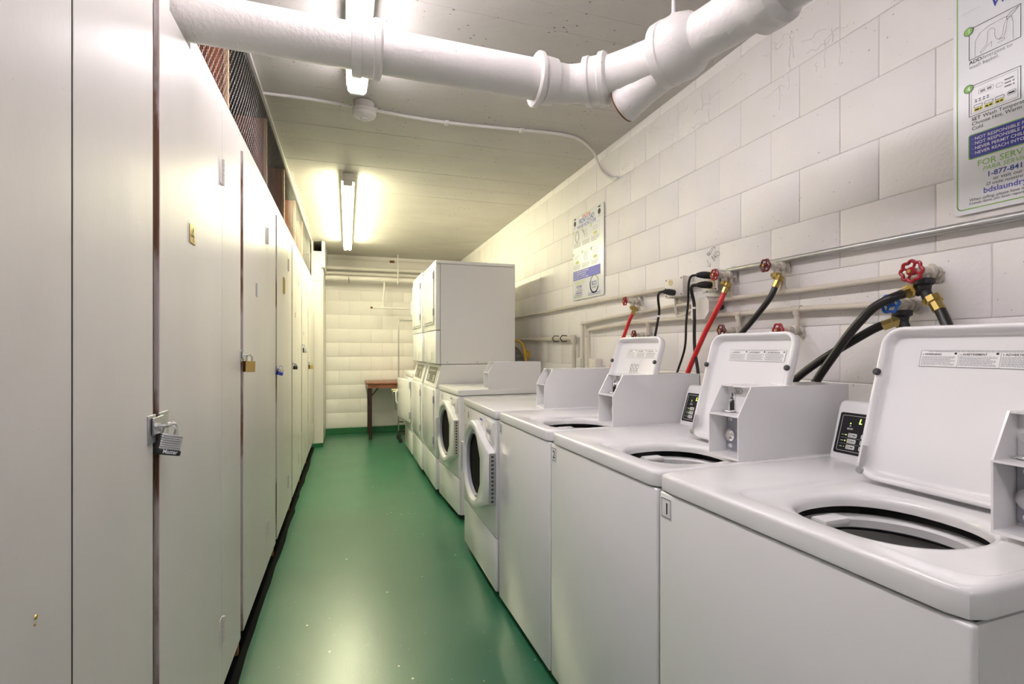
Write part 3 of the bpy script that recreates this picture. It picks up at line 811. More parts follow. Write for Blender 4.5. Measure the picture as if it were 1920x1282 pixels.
for (y, z) in ((2.272, 1.592), (2.147, 1.592), (2.272, 1.510), (2.147, 1.510), (2.278, 1.550)):
    bm = B(); lathe(bm, [(0, 0.0035), (0.002, 0.003)], (1.600, y, z), (-1, 0, 0), 8); wpart('screw', bm, M['ink'], t)
for (x, z) in ((1.63, 1.575), (1.63, 1.520)):
    bm = B(); lathe(bm, [(-0.0005, 0.014), (0.001, 0.014)], (x, 2.135, z), (0, -1, 0), 16); wpart('knockout', bm, M['box_paint'], t)
bm = B(); tube(bm, smoothpath([(1.635, 2.235, 1.50), (1.635, 2.235, 1.43), (1.640, 2.225, 1.405), (1.640, 2.18, 1.405), (1.640, 2.12, 1.425), (1.640, 2.04, 1.432)], 4), 0.010, 10); wpart('stub_conduit', bm, M['beige_pipe'], t)

t = thing('outlet_box', 'grey metal outlet box with two black plugs beside the red wheel', 'outlet', (1.64, 1.94, 1.55), 0, 'outlet boxes')
bm = B(); prism(bm, rrect(1.885, 2.000, 1.497, 1.600, 0.024, 2), lambda a, b: (1.610, a, b), lambda a, b: (1.667, a, b)); wpart('body', bm, M['galv'], t, 30)
bm = B(); box(bm, 1.604, 1.610, 1.890, 1.995, 1.500, 1.598, 0.002, 1); wpart('cover', bm, M['box_paint'], t)
bm = B(); box(bm, 1.592, 1.604, 1.905, 1.940, 1.510, 1.590, 0.002, 1); wpart('receptacle', bm, M['ivory'], t)
for (y, z) in ((1.985, 1.592), (1.96, 1.503), (1.90, 1.508)):
    bm = B(); lathe(bm, [(0, 0.0035), (0.002, 0.003)], (1.604, y, z), (-1, 0, 0), 8); wpart('screw', bm, M['ink'], t)
t = thing('junction_box', 'cream tapered junction box below the double plug outlet', 'junction box', (1.64, 1.98, 1.42))
bm = B(); prism(bm, [(2.05, 1.372), (2.05, 1.470), (1.945, 1.478), (1.925, 1.455), (1.925, 1.405), (1.955, 1.372)], lambda a, b: (1.585, a, b), lambda a, b: (1.667, a, b)); wpart('body', bm, M['box_paint'], t, 0)
bm = B(); lathe(bm, [(0, 0.016), (0.001, 0.016)], (1.625, 1.925, 1.43), (0, -1, 0), 16); wpart('knockout', bm, M['box_paint'], t)
bm = B(); lathe(bm, [(0, 0.014), (0.02, 0.011)], (1.645, 1.925, 1.425), (0, -1, 0), 10); wpart('connector', bm, M['rubber'], t)

def cord(label, pts, plug, r=0.0065, wrap=None):
    t = thing('power_cord', label, 'power cord', pts[0], 0, 'black power cords')
    bm = B(); tube(bm, smoothpath(pts, 6), r, 10); wpart('cable', bm, M['cord'], t)
    bm = B(); tube(bm, plug, [0.016, 0.017, 0.015, 0.009], 12); wpart('plug', bm, M['rubber'], t)
    if wrap:
        bm = B(); lathe(bm, [(-0.005, r * 1.35), (0.005, r * 1.35)], wrap[0], wrap[1], 10); wpart('tie', bm, M['sticker'], t)
cord('short black cord looping from the white outlet box', [(1.545, 2.215, 1.527), (1.53, 2.235, 1.520), (1.535, 2.250, 1.490), (1.55, 2.262, 1.43), (1.55, 2.275, 1.38), (1.55, 2.305, 1.285), (1.54, 2.36, 1.10), (1.54, 2.38, 0.75)],
     [(1.600, 2.205, 1.522), (1.575, 2.206, 1.524), (1.56, 2.209, 1.526), (1.543, 2.216, 1.527)], wrap=((1.55, 2.268, 1.405), (0, 0.2, -1)))
cord('thinner black cord from the upper plug of the metal outlet box', [(1.535, 1.945, 1.574), (1.52, 1.965, 1.570), (1.525, 1.990, 1.540), (1.54, 2.015, 1.45), (1.55, 2.042, 1.36), (1.55, 2.052, 1.24), (1.55, 2.11, 1.12), (1.54, 2.15, 1.02), (1.54, 2.17, 0.75)],
     [(1.592, 1.924, 1.572), (1.565, 1.928, 1.573), (1.55, 1.936, 1.574), (1.533, 1.946, 1.574)], 0.0055)
cord('thicker black cord from the lower plug of the metal outlet box', [(1.535, 1.942, 1.528), (1.52, 1.958, 1.525), (1.53, 1.978, 1.505), (1.55, 1.985, 1.45), (1.55, 1.982, 1.39), (1.55, 1.980, 1.24), (1.55, 1.955, 1.12), (1.54, 1.94, 1.02), (1.54, 1.93, 0.75)],
     [(1.592, 1.922, 1.527), (1.565, 1.925, 1.528), (1.55, 1.933, 1.528), (1.533, 1.943, 1.528)], 0.0075, wrap=((1.55, 1.984, 1.425), (0, 0, -1)))

STR = [[(2.038, 1.693), (2.029, 1.701), (2.02, 1.695), (2.026, 1.69), (2.035, 1.697)], [(2.026, 1.69), (2.014, 1.691), (2.016, 1.687), (2.026, 1.684), (2.038, 1.693)],
       [(2.018, 1.706), (2.01, 1.707), (2.003, 1.702), (2.005, 1.696), (2.012, 1.692), (2.018, 1.695), (2.02, 1.702), (2.018, 1.706)], [(2.008, 1.715), (1.993, 1.717)],
       [(2.003, 1.714), (1.994, 1.704)], [(1.996, 1.717), (1.986, 1.723)], [(1.989, 1.721), (1.98, 1.709)], [(1.984, 1.714), (1.975, 1.717)],
       [(2.005, 1.677), (1.991, 1.658)], [(2.005, 1.677), (1.995, 1.674), (1.997, 1.666), (1.984, 1.664), (1.977, 1.657), (1.987, 1.653), (1.993, 1.658)],
       [(1.989, 1.683), (1.986, 1.67), (1.965, 1.667)], [(1.989, 1.683), (1.967, 1.666)], [(1.986, 1.67), (1.975, 1.674)], [(1.982, 1.69), (1.962, 1.672)],
       [(1.982, 1.69), (1.971, 1.695), (1.956, 1.692), (1.947, 1.681), (1.951, 1.674), (1.962, 1.672)], [(2.037, 1.665), (2.02, 1.641), (2.013, 1.629)], [(2.035, 1.637), (2.013, 1.629), (2.013, 1.649)]]
sh = Sheet((XR - 0.0012, 0, 0), (0, -1, 0), (0, 0, 1))
bm = B()
for s in STR: stroke(bm, sh, [(-y, z) for y, z in s], 0.0016, 0.0006)
tag(printed('wall_writing', bm, M['ink'], None), 'handwritten BOTH BAD with an arrow on the block wall above the plugs', 'writing')

# ---------------------------------------------------------------- instruction signs
def sign(name, label, y0, w_, z0, z1, curl=0.0):
    t = thing(name, label, 'sign', (1.662, y0, z0))
    bm = B()
    prism(bm, rrect(0, w_, 0, z1 - z0, 0.014, 4), lambda a, b: (0.0, -a, b), lambda a, b: (-0.003, -a, b))
    mk('board', bm, M['board'], t, 0)
    return t, Sheet((-0.0032, 0, 0), (0, -1, 0), (0, 0, 1))
rt = random.Random(4)
def ring(sh, cx, cy, r, wd, bm, n=24, d=0.0006, a0=0, a1=2 * PI, sxx=1.0):
    stroke(bm, sh, [(cx + sxx * r * math.cos(a0 + (a1 - a0) * k / n), cy + r * math.sin(a0 + (a1 - a0) * k / n)) for k in range(n + 1)], wd, d)
def disc(sh, cx, cy, r, bm, d=0.0006, n=24):
    poly(bm, sh, [(cx + r * math.cos(2 * PI * k / n), cy + r * math.sin(2 * PI * k / n)) for k in range(n)], d)

def line(t, m, sh, body, size, *a, **k):
    """one line of lettering as a part of its own"""
    bm = B(); text(bm, sh, body, size, *a, **k)
    return printed('numeral' if len(body) == 1 else 'text_line', bm, M[m], t)
# near sign, cut by the right edge of the photograph
t, sh = sign('instruction_sign', 'large washer instruction sign at the right edge above the conduit', 0.983, 0.50, 1.612, 2.36)
Z0 = 1.612
o = 0.008
Gn, Kk, Gy, Bl, Vi, Wh, Ye, Nv = B(), B(), B(), B(), B(), B(), B(), B()
stroke(Gn, sh, [(a, b) for a, b in rrect(0.010, 0.490, 0.014, 0.735, 0.012, 4)], 0.0028, closed=True)
line(t, 'ink_blue', sh, 'WASHER', 0.036, o + 0.080, 2.158 - Z0, bold=0.012, shear=0.15)
line(t, 'ink_blue', sh, 'TOP-LOAD', 0.042, o + 0.070, 2.215 - Z0, bold=0.012, shear=0.15)
for (zt, zb, n) in ((2.128, 2.042, '1'), (1.967, 1.883, '4')):
    a0, a1 = o + 0.031, o + 0.145
    stroke(Kk, sh, [(a0, zb - Z0), (a1, zb - Z0), (a1, zt - Z0), (a0, zt - Z0)], 0.0014, closed=True)
    disc(sh, a0 - 0.001, zt - Z0 - 0.005, 0.0105, Gn, 0.0009); ring(sh, a0 - 0.001, zt - Z0 - 0.005, 0.0108, 0.0012, Kk, d=0.0012)
    line(t, 'ink_white', sh, n, 0.017, a0 - 0.001, zt - Z0 - 0.011, 0.0012, 'C', bold=0.01)
a0 = o + 0.031; zb = 2.042 - Z0
# drum drawing
stroke(Gy, sh, [(a0 + 0.014, zb + 0.002), (a0 + 0.014, zb + 0.045), (a0 + 0.025, zb + 0.062), (a0 + 0.045, zb + 0.070), (a0 + 0.080, zb + 0.072), (a0 + 0.095, zb + 0.066), (a0 + 0.098, zb + 0.050), (a0 + 0.098, zb + 0.004)], 0.0009)
stroke(Gy, sh, [(a0 + 0.043, zb + 0.040), (a0 + 0.043, zb + 0.055), (a0 + 0.049, zb + 0.060), (a0 + 0.056, zb + 0.058), (a0 + 0.059, zb + 0.052), (a0 + 0.058, zb + 0.038)], 0.0008)
stroke(Gy, sh, [(a0 + 0.043, zb + 0.040), (a0 + 0.040, zb + 0.022), (a0 + 0.026, zb + 0.010), (a0 + 0.028, zb + 0.004), (a0 + 0.044, zb + 0.020), (a0 + 0.052, zb + 0.024), (a0 + 0.051, zb + 0.010)], 0.0008)
stroke(Gy, sh, [(a0 + 0.058, zb + 0.038), (a0 + 0.062, zb + 0.026), (a0 + 0.068, zb + 0.020), (a0 + 0.080, zb + 0.018), (a0 + 0.081, zb + 0.014), (a0 + 0.066, zb + 0.012)], 0.0008)
stroke(Kk, sh, [(a0 + 0.084, zb + 0.070), (a0 + 0.094, zb + 0.078), (a0 + 0.110, zb + 0.083), (a0 + 0.102, zb + 0.074), (a0 + 0.098, zb + 0.072), (a0 + 0.086, zb + 0.062), (a0 + 0.084, zb + 0.070)], 0.0009)
stroke(Gy, sh, [(a0 + 0.084, zb + 0.064), (a0 + 0.078, zb + 0.050), (a0 + 0.076, zb + 0.030), (a0 + 0.068, zb + 0.020), (a0 + 0.078, zb + 0.022), (a0 + 0.083, zb + 0.036), (a0 + 0.086, zb + 0.062)], 0.0008)
line(t, 'ink', sh, 'ADD', 0.0135, o + 0.031, 2.029 - Z0, bold=0.012)
line(t, 'ink_grey', sh, 'detergent to', 0.0135, o + 0.059, 2.029 - Z0)
line(t, 'ink_grey', sh, 'wash basket.', 0.0135, o + 0.031, 2.016 - Z0)
zb = 1.883 - Z0
stroke(Gy, sh, [(a0 + 0.005, zb + 0.006), (a0 + 0.108, zb + 0.006), (a0 + 0.108, zb + 0.078), (a0 + 0.005, zb + 0.078)], 0.0008, closed=True)
stroke(Gy, sh, rrect(a0 + 0.022, a0 + 0.056, zb + 0.054, zb + 0.066, 0.003, 2), 0.0008, closed=True)
textlines(Gy, sh, a0 + 0.026, a0 + 0.052, zb + 0.057, 1, 0.01, 0.006, rt)
stroke(Gy, sh, rrect(a0 + 0.062, a0 + 0.076, zb + 0.052, zb + 0.062, 0.003, 2), 0.0008, closed=True)
for k in range(4): textlines(Kk, sh, a0 + 0.014 + 0.009 * k, a0 + 0.019 + 0.009 * k, zb + 0.040, 2, 0.005, 0.0022, rt)
for k in range(3):
    c = a0 + 0.020 + 0.024 * k
    stroke(Kk, sh, rrect(c - 0.008, c + 0.011, zb + 0.020, zb + 0.027, 0.002, 2), 0.0010, closed=True)
    rect(Ye, sh, c - 0.008, c + 0.011, zb + 0.010, zb + 0.018, 0.0005)
    textlines(Kk, sh, c - 0.006, c + 0.009, zb + 0.012, 1, 0.01, 0.0035, rt, 0.0008)
    textlines(Gy, sh, a0 + 0.080, a0 + 0.102, zb + 0.062 - 0.009 * k, 1, 0.01, 0.004, rt)
stroke(Kk, sh, rrect(a0 + 0.086, a0 + 0.104, zb + 0.020, zb + 0.030, 0.003, 2), 0.0008, closed=True)
textlines(Kk, sh, a0 + 0.088, a0 + 0.102, zb + 0.023, 1, 0.01, 0.004, rt)
line(t, 'ink', sh, 'SET', 0.0135, o + 0.037, 1.869 - Z0, bold=0.012)
line(t, 'ink', sh, 'Wash Temperature.', 0.0135, o + 0.063, 1.869 - Z0)
line(t, 'ink', sh, 'Choose Hot, Warm or', 0.0135, o + 0.037, 1.856 - Z0)
line(t, 'ink', sh, 'Cold.', 0.0135, o + 0.037, 1.843 - Z0)
poly(Gn, sh, rrect(o + 0.029, 0.47, 1.762 - Z0, 1.832 - Z0, 0.006, 3), 0.0004)
poly(Nv, sh, rrect(o + 0.032, 0.467, 1.765 - Z0, 1.829 - Z0, 0.004, 3), 0.0008)
for k, s in enumerate(('· NOT RESPONSIBLE FOR DAMAGE', '· NOT RESPONSIBLE FOR LOST', '· NEVER PERMIT CHILDREN TO', '· NEVER REACH INTO THE WASHER')):
    line(t, 'ink_white', sh, s, 0.0118, o + 0.038, (1.8135, 1.8005, 1.787, 1.7735)[k] - Z0, 0.0012, bold=0.006)
line(t, 'ink_green', sh, 'FOR SERVICE', 0.0230, o + 0.050, 1.7385 - Z0, bold=0.008)
line(t, 'ink_green', sh, 'PARA SERVICIO', 0.0165, o + 0.062, 1.7225 - Z0, shear=0.2)
line(t, 'ink_blue', sh, '1-877-841', 0.0190, o + 0.072, 1.7035 - Z0, bold=0.014)
line(t, 'ink', sh, 'or visit our website', 0.0140, o + 0.086, 1.6905 - Z0)
line(t, 'ink', sh, 'O visite nuestro sitio', 0.0120, o + 0.070, 1.6790 - Z0, shear=0.2)
line(t, 'ink_violet', sh, 'bdslaundry', 0.0215, o + 0.064, 1.6605 - Z0, bold=0.010)
line(t, 'ink', sh, 'When calling, please have machine', 0.0108, o + 0.031, 1.6460 - Z0, shear=0.15)
line(t, 'ink', sh, 'Cuándo llame, por favor reporte el', 0.0095, o + 0.030, 1.6365 - Z0, shear=0.2)
rect(Gy, sh, o + 0.012, o + 0.056, 2.178 - Z0, 2.1785 - Z0)
for nm, bmx, mm in (('green_print', Gn, 'ink_green'), ('black_print', Kk, 'ink'), ('grey_print', Gy, 'ink_grey'), ('blue_print', Bl, 'ink_blue'), ('violet_print', Vi, 'ink_violet'),
                    ('yellow_print', Ye, 'ink_yellow'), ('blue_panel', Nv, 'ink_navy'), ('white_print', Wh, 'ink_white')):
    if len(bmx.verts):
        o_ = printed(nm, bmx, M[mm], t)
        if nm in ('black_print', 'grey_print'): o_['kind'] = 'stuff'
    else: bmx.free()

# far sign
t, sh = sign('instruction_sign', 'front load washer instruction sign in the middle of the block wall', 3.560, 0.500, 1.603, 2.237)
Z0 = 1.603
Gn, Kk, Gy, Bl, Vi, Wh, Ye, Rd, Nv = B(), B(), B(), B(), B(), B(), B(), B(), B()
stroke(Gn, sh, rrect(0.008, 0.492, 0.010, 0.624, 0.012, 4), 0.0022, closed=True)
line(t, 'ink_red', sh, 'Speed Queen', 0.030, 0.236, 2.205 - Z0, align='C', bold=0.015, shear=0.2, sx=0.8)
line(t, 'ink_blue', sh, 'FRONT-LOAD', 0.050, 0.236, 2.166 - Z0, align='C', bold=0.012, sx=0.78)
line(t, 'ink_blue', sh, 'WASHER INSTRUCTIONS', 0.036, 0.236, 2.134 - Z0, align='C', bold=0.008, sx=0.74)
for c in (0.045, 0.435):
    disc(sh, c, 2.186 - Z0, 0.020, Kk); rect(Kk, sh, c - 0.016, c + 0.018, 2.214 - Z0, 2.224 - Z0)
    textlines(Gy, sh, c - 0.02, c + 0.02, 2.158 - Z0, 2, 0.008, 0.003, rt)
for r, (zt, zb) in enumerate(((2.123, 2.034), (1.955, 1.870))):
    for k in range(3):
        a0 = 0.022 + 0.146 * k; a1 = a0 + 0.122
        stroke(Gy, sh, [(a0, zb - Z0), (a1, zb - Z0), (a1, zt - Z0), (a0, zt - Z0)], 0.0016, closed=True)
        disc(sh, a0, zt - Z0 - 0.004, 0.010, Gn); ring(sh, a0, zt - Z0 - 0.004, 0.010, 0.002, Gy, d=0.0009)
        textlines(Gy, sh, a0, a1, zb - Z0 - 0.012, 3, 0.011, 0.0045, rt)
        cx = (a0 + a1) / 2; cy = (zt + zb) / 2 - Z0
        if (r, k) == (0, 0):
            ring(sh, cx, cy, 0.040, 0.006, Gy, sxx=0.8); ring(sh, cx, cy, 0.024, 0.002, Gy)
        elif (r, k) in ((0, 2), (1, 0), (1, 2)):
            rect(Ye, sh, cx - 0.03, cx + 0.03, cy - 0.038, cy - 0.015); textlines(Gy, sh, cx - 0.045, cx + 0.045, cy + 0.02, 3, 0.012, 0.003, rt)
        else:
            textlines(Gy, sh, cx - 0.035, cx + 0.035, cy + 0.025, 5, 0.013, 0.004, rt)
            if r == 0: stroke(Kk, sh, [(a0 + 0.005, cy + 0.04), (a0 + 0.03, cy + 0.005), (a0 + 0.015, cy + 0.035), (a0 + 0.04, cy - 0.01)], 0.003)
rect(Nv, sh, 0.018, 0.452, 1.752 - Z0, 1.822 - Z0, 0.0004)
for k, s in enumerate(('NOT RESPONSIBLE FOR DAMAGED', 'NOT RESPONSIBLE FOR LOST', 'NEVER PERMIT CHILDREN TO', 'NEVER REACH INTO THE WASHER')):
    line(t, 'ink_white', sh, s, 0.0155, 0.030, 1.805 - Z0 - k * 0.0155, 0.0008)
line(t, 'ink_olive', sh, 'FOR SERVICE', 0.027, 0.045, 1.722 - Z0, bold=0.008)
line(t, 'ink_olive', sh, 'PARA SERVICIO', 0.015, 0.065, 1.710 - Z0)
line(t, 'ink_blue', sh, '1-877-841', 0.026, 0.060, 1.690 - Z0, bold=0.01)
line(t, 'ink', sh, 'or visit our', 0.016, 0.085, 1.677 - Z0)
line(t, 'ink', sh, 'O visite nuestro sitio', 0.014, 0.060, 1.664 - Z0)
line(t, 'ink_blue', sh, 'bdslaundry', 0.026, 0.055, 1.645 - Z0, bold=0.01)
line(t, 'ink', sh, 'When calling, please have', 0.0140, 0.026, 1.632 - Z0)
line(t, 'ink', sh, 'Cuándo llame, por favor', 0.0130, 0.026, 1.620 - Z0)
ring(sh, 0.36, 1.694 - Z0, 0.060, 0.005, Gn, a0=-0.4, a1=PI * 0.9); ring(sh, 0.36, 1.694 - Z0, 0.062, 0.010, Bl, a0=PI * 0.9, a1=2 * PI - 0.4)
line(t, 'ink_blue', sh, 'BDS', 0.044, 0.36, 1.684 - Z0, align='C'); line(t, 'ink', sh, 'Laundry', 0.018, 0.36, 1.666 - Z0, align='C')
textlines(Bl, sh, 0.265, 0.455, 1.630 - Z0, 2, 0.012, 0.004, rt)
for nm, bmx, mm in (('green_print', Gn, 'ink_olive'), ('black_print', Kk, 'ink'), ('grey_print', Gy, 'ink_grey'), ('blue_print', Bl, 'ink_blue'), ('violet_print', Vi, 'ink_violet'),
                    ('yellow_print', Ye, 'ink_olive'), ('red_print', Rd, 'ink_red'), ('blue_panel', Nv, 'ink_violet'), ('white_print', Wh, 'ink_white')):
    if len(bmx.verts):
        o_ = printed(nm, bmx, M[mm], t)
        if nm in ('black_print', 'grey_print'): o_['kind'] = 'stuff'
    else: bmx.free()

# ---------------------------------------------------------------- washers: shared parts
def coin_meter(t, x0, x1, y0, y1, z0, detail=True):
    """open-fronted coin case; local x depth"""
    w3 = 0.0035
    prof = [(x0, z0), (x1, z0), (x1, z0 + 0.200), (x0 + 0.045, z0 + 0.200), (x0, z0 + 0.120)]
    bm = B()
    for (a, b) in ((y0, y0 + w3), (y1 - w3, y1)):
        prism(bm, prof, lambda x, z: (x, a, z), lambda x, z: (x, b, z))
    xb = x0 + 0.066
    box(bm, xb, x1, y0 + w3, y1 - w3, z0, z0 + 0.1992)
    box(bm, x0 + 0.045, xb, y0 + w3, y1 - w3, z0 + 0.196, z0 + 0.2)
    box(bm, x0, xb, y0 + w3, y1 - w3, z0, z0 + 0.006)
    box(bm, x0, xb, y0 + w3, y1 - w3, z0 + 0.117, z0 + 0.121)
    case = mk('coin_meter', bm, M['app'], t, 0)
    if detail:
        ym = y1 - 0.026
        bm = B(); box(bm, xb - 0.006, xb, y1 - 0.080, y1 - w3 - 0.0005, z0 + 0.012, z0 + 0.114, 0.002, 1); mk('lock_plate', bm, M['zinc'], case)
        bm = B(); lathe(bm, [(0, 0.019), (0.008, 0.0185), (0.012, 0.013), (0.014, 0.008)], (xb - 0.006, ym + 0.001, z0 + 0.055), (-1, 0, 0), 18)
        for zz in (0.024, 0.100): lathe(bm, [(0, 0.008), (0.003, 0.006)], (xb - 0.006, ym + 0.006, z0 + zz), (-1, 0, 0), 10)
        mk('lock', bm, M['chrome'], case)
        bm = B(); box(bm, xb - 0.014, xb, ym - 0.004, ym + 0.000, z0 + 0.128, z0 + 0.150, 0.001, 1); box(bm, xb - 0.004, xb, ym - 0.003, ym + 0.002, z0 + 0.142, z0 + 0.176)
        mk('coin_slot', bm, M['rubber'], case)
        bm = B(); box(bm, xb - 0.004, xb, ym - 0.008, ym - 0.002, z0 + 0.155, z0 + 0.196, 0.001, 1); mk('return_lever', bm, M['chrome'], case)
        bm = B(); lathe(bm, [(0, 0.008), (0.012, 0.008)], (xb, ym + 0.006, z0 + 0.157), (-1, 0, 0), 12); mk('coin_button', bm, M['chrome'], case)
        bm = B()
        box(bm, xb - 0.030, xb, ym - 0.014, ym + 0.014, z0 + 0.122, z0 + 0.128, 0.002, 1)
        mk('coin_slide', bm, M['chrome'], case)
        s2 = Sheet((xb - 0.0008, ym - 0.018, z0 + 0.183), (0, -1, 0), (0, 0, 1))
        bm = B(); stroke(bm, s2, [(-0.018, 0), (-0.012, 0.007), (0.012, 0.007), (0.018, 0), (0.012, -0.007), (-0.012, -0.007)], 0.0014, closed=True); text(bm, s2, '25¢', 0.011, 0, -0.004, align='C', bold=0.01)
        printed('price_mark', bm, M['ink'], case)
    return case

def number_sticker(t, n, y, z, parent=None):
    bm = B(); box(bm, -0.0008, 0.0, y - 0.020, y + 0.020, z - 0.025, z + 0.025); st = mk('number_sticker', bm, M['sticker'], parent or t, 0)
    s2 = Sheet((-0.0009, y, z), (0, -1, 0), (0, 0, 1))
    bm = B(); stroke(bm, s2, [(-0.017, -0.022), (0.017, -0.022), (0.017, 0.022), (-0.017, 0.022)], 0.0012, closed=True); text(bm, s2, n, 0.038, 0, -0.0135, align='C', bold=0.014)
    printed('numeral', bm, M['ink'], st if parent is None else parent)

def ang_ring(bm, contour, z, N):
    return [bm.verts.new((x, y, z)) for x, y in contour]

def polar_contour(cx, cy, f, N):
    return [(cx + f(2 * PI * k / N)[0], cy + f(2 * PI * k / N)[1]) for k in range(N)]

def ray_rect(cx, cy, x0, x1, y0, y1, r, N):
    """rounded rectangle sampled by angle about (cx, cy)"""
    pts = rrect(x0, x1, y0, y1, r, 8)
    out = []
    n = len(pts)
    for k in range(N):
        a = 2 * PI * k / N
        d = Vector((math.cos(a), math.sin(a)))
        best = None
        for i in range(n):
            p = Vector(pts[i]) - Vector((cx, cy)); q = Vector(pts[(i + 1) % n]) - Vector((cx, cy))
            e = q - p
            den = d.x * e.y - d.y * e.x
            if abs(den) < 1e-12: continue
            tt = (p.x * e.y - p.y * e.x) / den
            s = (p.x * d.y - p.y * d.x) / den
            if tt > 0 and -1e-9 <= s <= 1 + 1e-9 and (best is None or tt > best): best = tt
        out.append((cx + d.x * best, cy + d.y * best))
    return out

def bridge(bm, A, C, mi=0):
    n = len(A)
    for k in range(n):
        bm.faces.new((A[k], A[(k + 1) % n], C[(k + 1) % n], C[k])).material_index = mi

# ---------------------------------------------------------------- top load washers
def top_loader(label, X0, Y0, wd, num, coin0, lid0, opn, rz):
    """coin0: near edge of the coin case; lid0: far edge of the lid; opn: centre of the drum opening, all local y"""
    t = thing('top_load_washer', label, 'washing machine', (X0, Y0, 0), rz, 'top load washers')
    D = 0.70; Zt = 0.93
    bm = B(); box(bm, 0.013, 0.020, 0.004, wd - 0.004, 0.032, 0.884); box(bm, D - 0.02, D - 0.01, 0.004, wd - 0.004, 0.032, 0.884); box(bm, 0.020, D - 0.02, 0.004, 0.010, 0.032, 0.884); box(bm, 0.020, D - 0.02, wd - 0.010, wd - 0.004, 0.032, 0.884); box(bm, 0.020, D - 0.02, 0.010, wd - 0.010, 0.032, 0.045)
    box(bm, 0.05, D - 0.04, 0.03, wd - 0.03, 0.0, 0.034)
    mk('cabinet', bm, M['app2'], t)
    bm = B(); box(bm, 0.0, 0.016, 0.002, wd - 0.002, 0.036, 0.886, 0.006, 3); fp = mk('front_panel', bm, M['app'], t)
    number_sticker(t, num, wd - 0.030, 0.850)
    # top with its drum opening, a shallow lid recess and a rolled edge
    N = 96; cx, cy = opn
    bm = B()
    rings = []
    def outer(ins, z): rings.append(ang_ring(bm, ray_rect(cx, cy, -0.004 + ins, D - ins, ins, wd - ins, 0.026, N), z, N))
    outer(0.006, 0.8885); outer(0.0005, 0.8905); outer(0.0, 0.894); outer(0.0, 0.920); outer(0.0008, 0.9242); outer(0.003, 0.9278); outer(0.006, 0.9295); outer(0.009, Zt)
    y_l = min(wd - 0.03, lid0 + 0.012)
    for ins, z in ((0.0, Zt), (0.004, Zt - 0.0015), (0.011, Zt - 0.0075), (0.016, Zt - 0.009)):
        rings.append(ang_ring(bm, ray_rect(cx, cy, 0.045 + ins, 0.470 - ins, max(0.018, coin0) + ins, y_l - ins, 0.04, N), z, N))
    def oval(s):
        def f(a):
            c, q = math.cos(a), math.sin(a)
            rx, ry = 0.142 * s, 0.140 * s
            e = 2.4
            k = (abs(c) ** e + abs(q) ** e) ** (-1 / e)
            return (rx * k * c, ry * k * q)
        return polar_contour(cx, cy, f, N)
    for s, z in ((1.14, Zt - 0.009), (1.07, Zt - 0.0105), (1.02, Zt - 0.015), (1.0, Zt - 0.024), (1.0, Zt - 0.036)):
        rings.append(ang_ring(bm, oval(s), z, N))
    for a, b in zip(rings, rings[1:]): bridge(bm, a, b)
    mk('top_panel', bm, M['app'], t, 50)
    # inside
    bx, by = cx + 0.012, cy
    bm = B(); lathe(bm, [(0.849, 0.160), (0.849, 0.138), (0.852, 0.134), (0.868, 0.133), (0.873, 0.137), (0.874, 0.158), (0.866, 0.164)], (bx, by, 0), (0, 0, 1), 48, capa=False, capb=False); mk('tub_ring', bm, M['tubring'], t)
    bm = B(); lathe(bm, [(0.30, 0.150), (0.800, 0.152), (0.806, 0.147), (0.842, 0.146)], (bx, by, 0), (0, 0, 1), 48, capb=False); bk = mk('basket', bm, M['basket'], t)
    bm = B(); lathe(bm, [(0.30, 0.07), (0.40, 0.05), (0.62, 0.04), (0.64, 0.02)], (bx, by, 0), (0, 0, 1), 24); mk('agitator', bm, M['tubring'], t)
    bm = B(); box(bm, cx - 0.040, cx + 0.030, cy + 0.090, cy + 0.128, 0.868, 0.886, 0.006, 2); mk('dispenser_clip', bm, M['tubring'], t)
    # lid, tipped back
    th = math.radians(16.2)
    xh, yh = 0.415, lid0
    def lm(u, v, w_):   # u toward the near side, v up the lid, w toward the aisle
        return Vector((xh + v * math.sin(th) - w_ * math.cos(th), yh - u, Zt + 0.001 + v * math.cos(th) + w_ * math.sin(th)))
    LW, LH = 0.345, 0.368
    bm = B()
    prev = None
    for (ins, w_) in ((0.010, -0.019), (0.002, -0.016), (0.0, -0.008), (0.0, 0.006), (0.0025, 0.010), (0.007, 0.011), (0.011, 0.009), (0.015, -0.002), (0.019, -0.011), (0.025, -0.0135)):
        c = rrect(ins, LW - ins, ins, LH - ins, max(0.045 - ins, 0.02), 8)
        rg = [bm.verts.new(lm(u, v, w_)) for u, v in c]
        if prev: bridge(bm, prev, rg)
        else: bm.faces.new(rg[::-1])
        prev = rg
    bm.faces.new(prev)
    lid = mk('lid', bm, M['app'], t, 50)
    for u in (0.007, LW - 0.007):
        bm = B(); lathe(bm, [(0, 0.0085), (0.006, 0.0085), (0.009, 0.006)], lm(u, 0.255, 0.009), lm(0, 0, 1) - lm(0, 0, 0), 14); mk('bumper', bm, M['bumper'], lid)
    bm = B()
    for (v0, v1, w0, w1) in ((0.012, 0.075, 0.006, 0.013),):
        vs = box(bm, 0.0, 1.0, 0.0, 1.0, 0.0, 1.0)
        for vv in vs: vv.co = lm(0.010 + vv.co.x * 0.008, v0 + vv.co.y * (v1 - v0), w0 + vv.co.z * (w1 - w0))
    lathe(bm, [(0, 0.008), (0.008, 0.008)], lm(0.014, 0.016, 0.008), lm(0, 0, 1) - lm(0, 0, 0), 12)
    mk('hinge_arm', bm, M['steel'], lid)
    so = lm(0, 0, -0.0129)
    s2 = Sheet(so, lm(1, 0, 0) - lm(0, 0, 0), lm(0, 1, 0) - lm(0, 0, 0))
    A0, PT = 0.081, 0.073
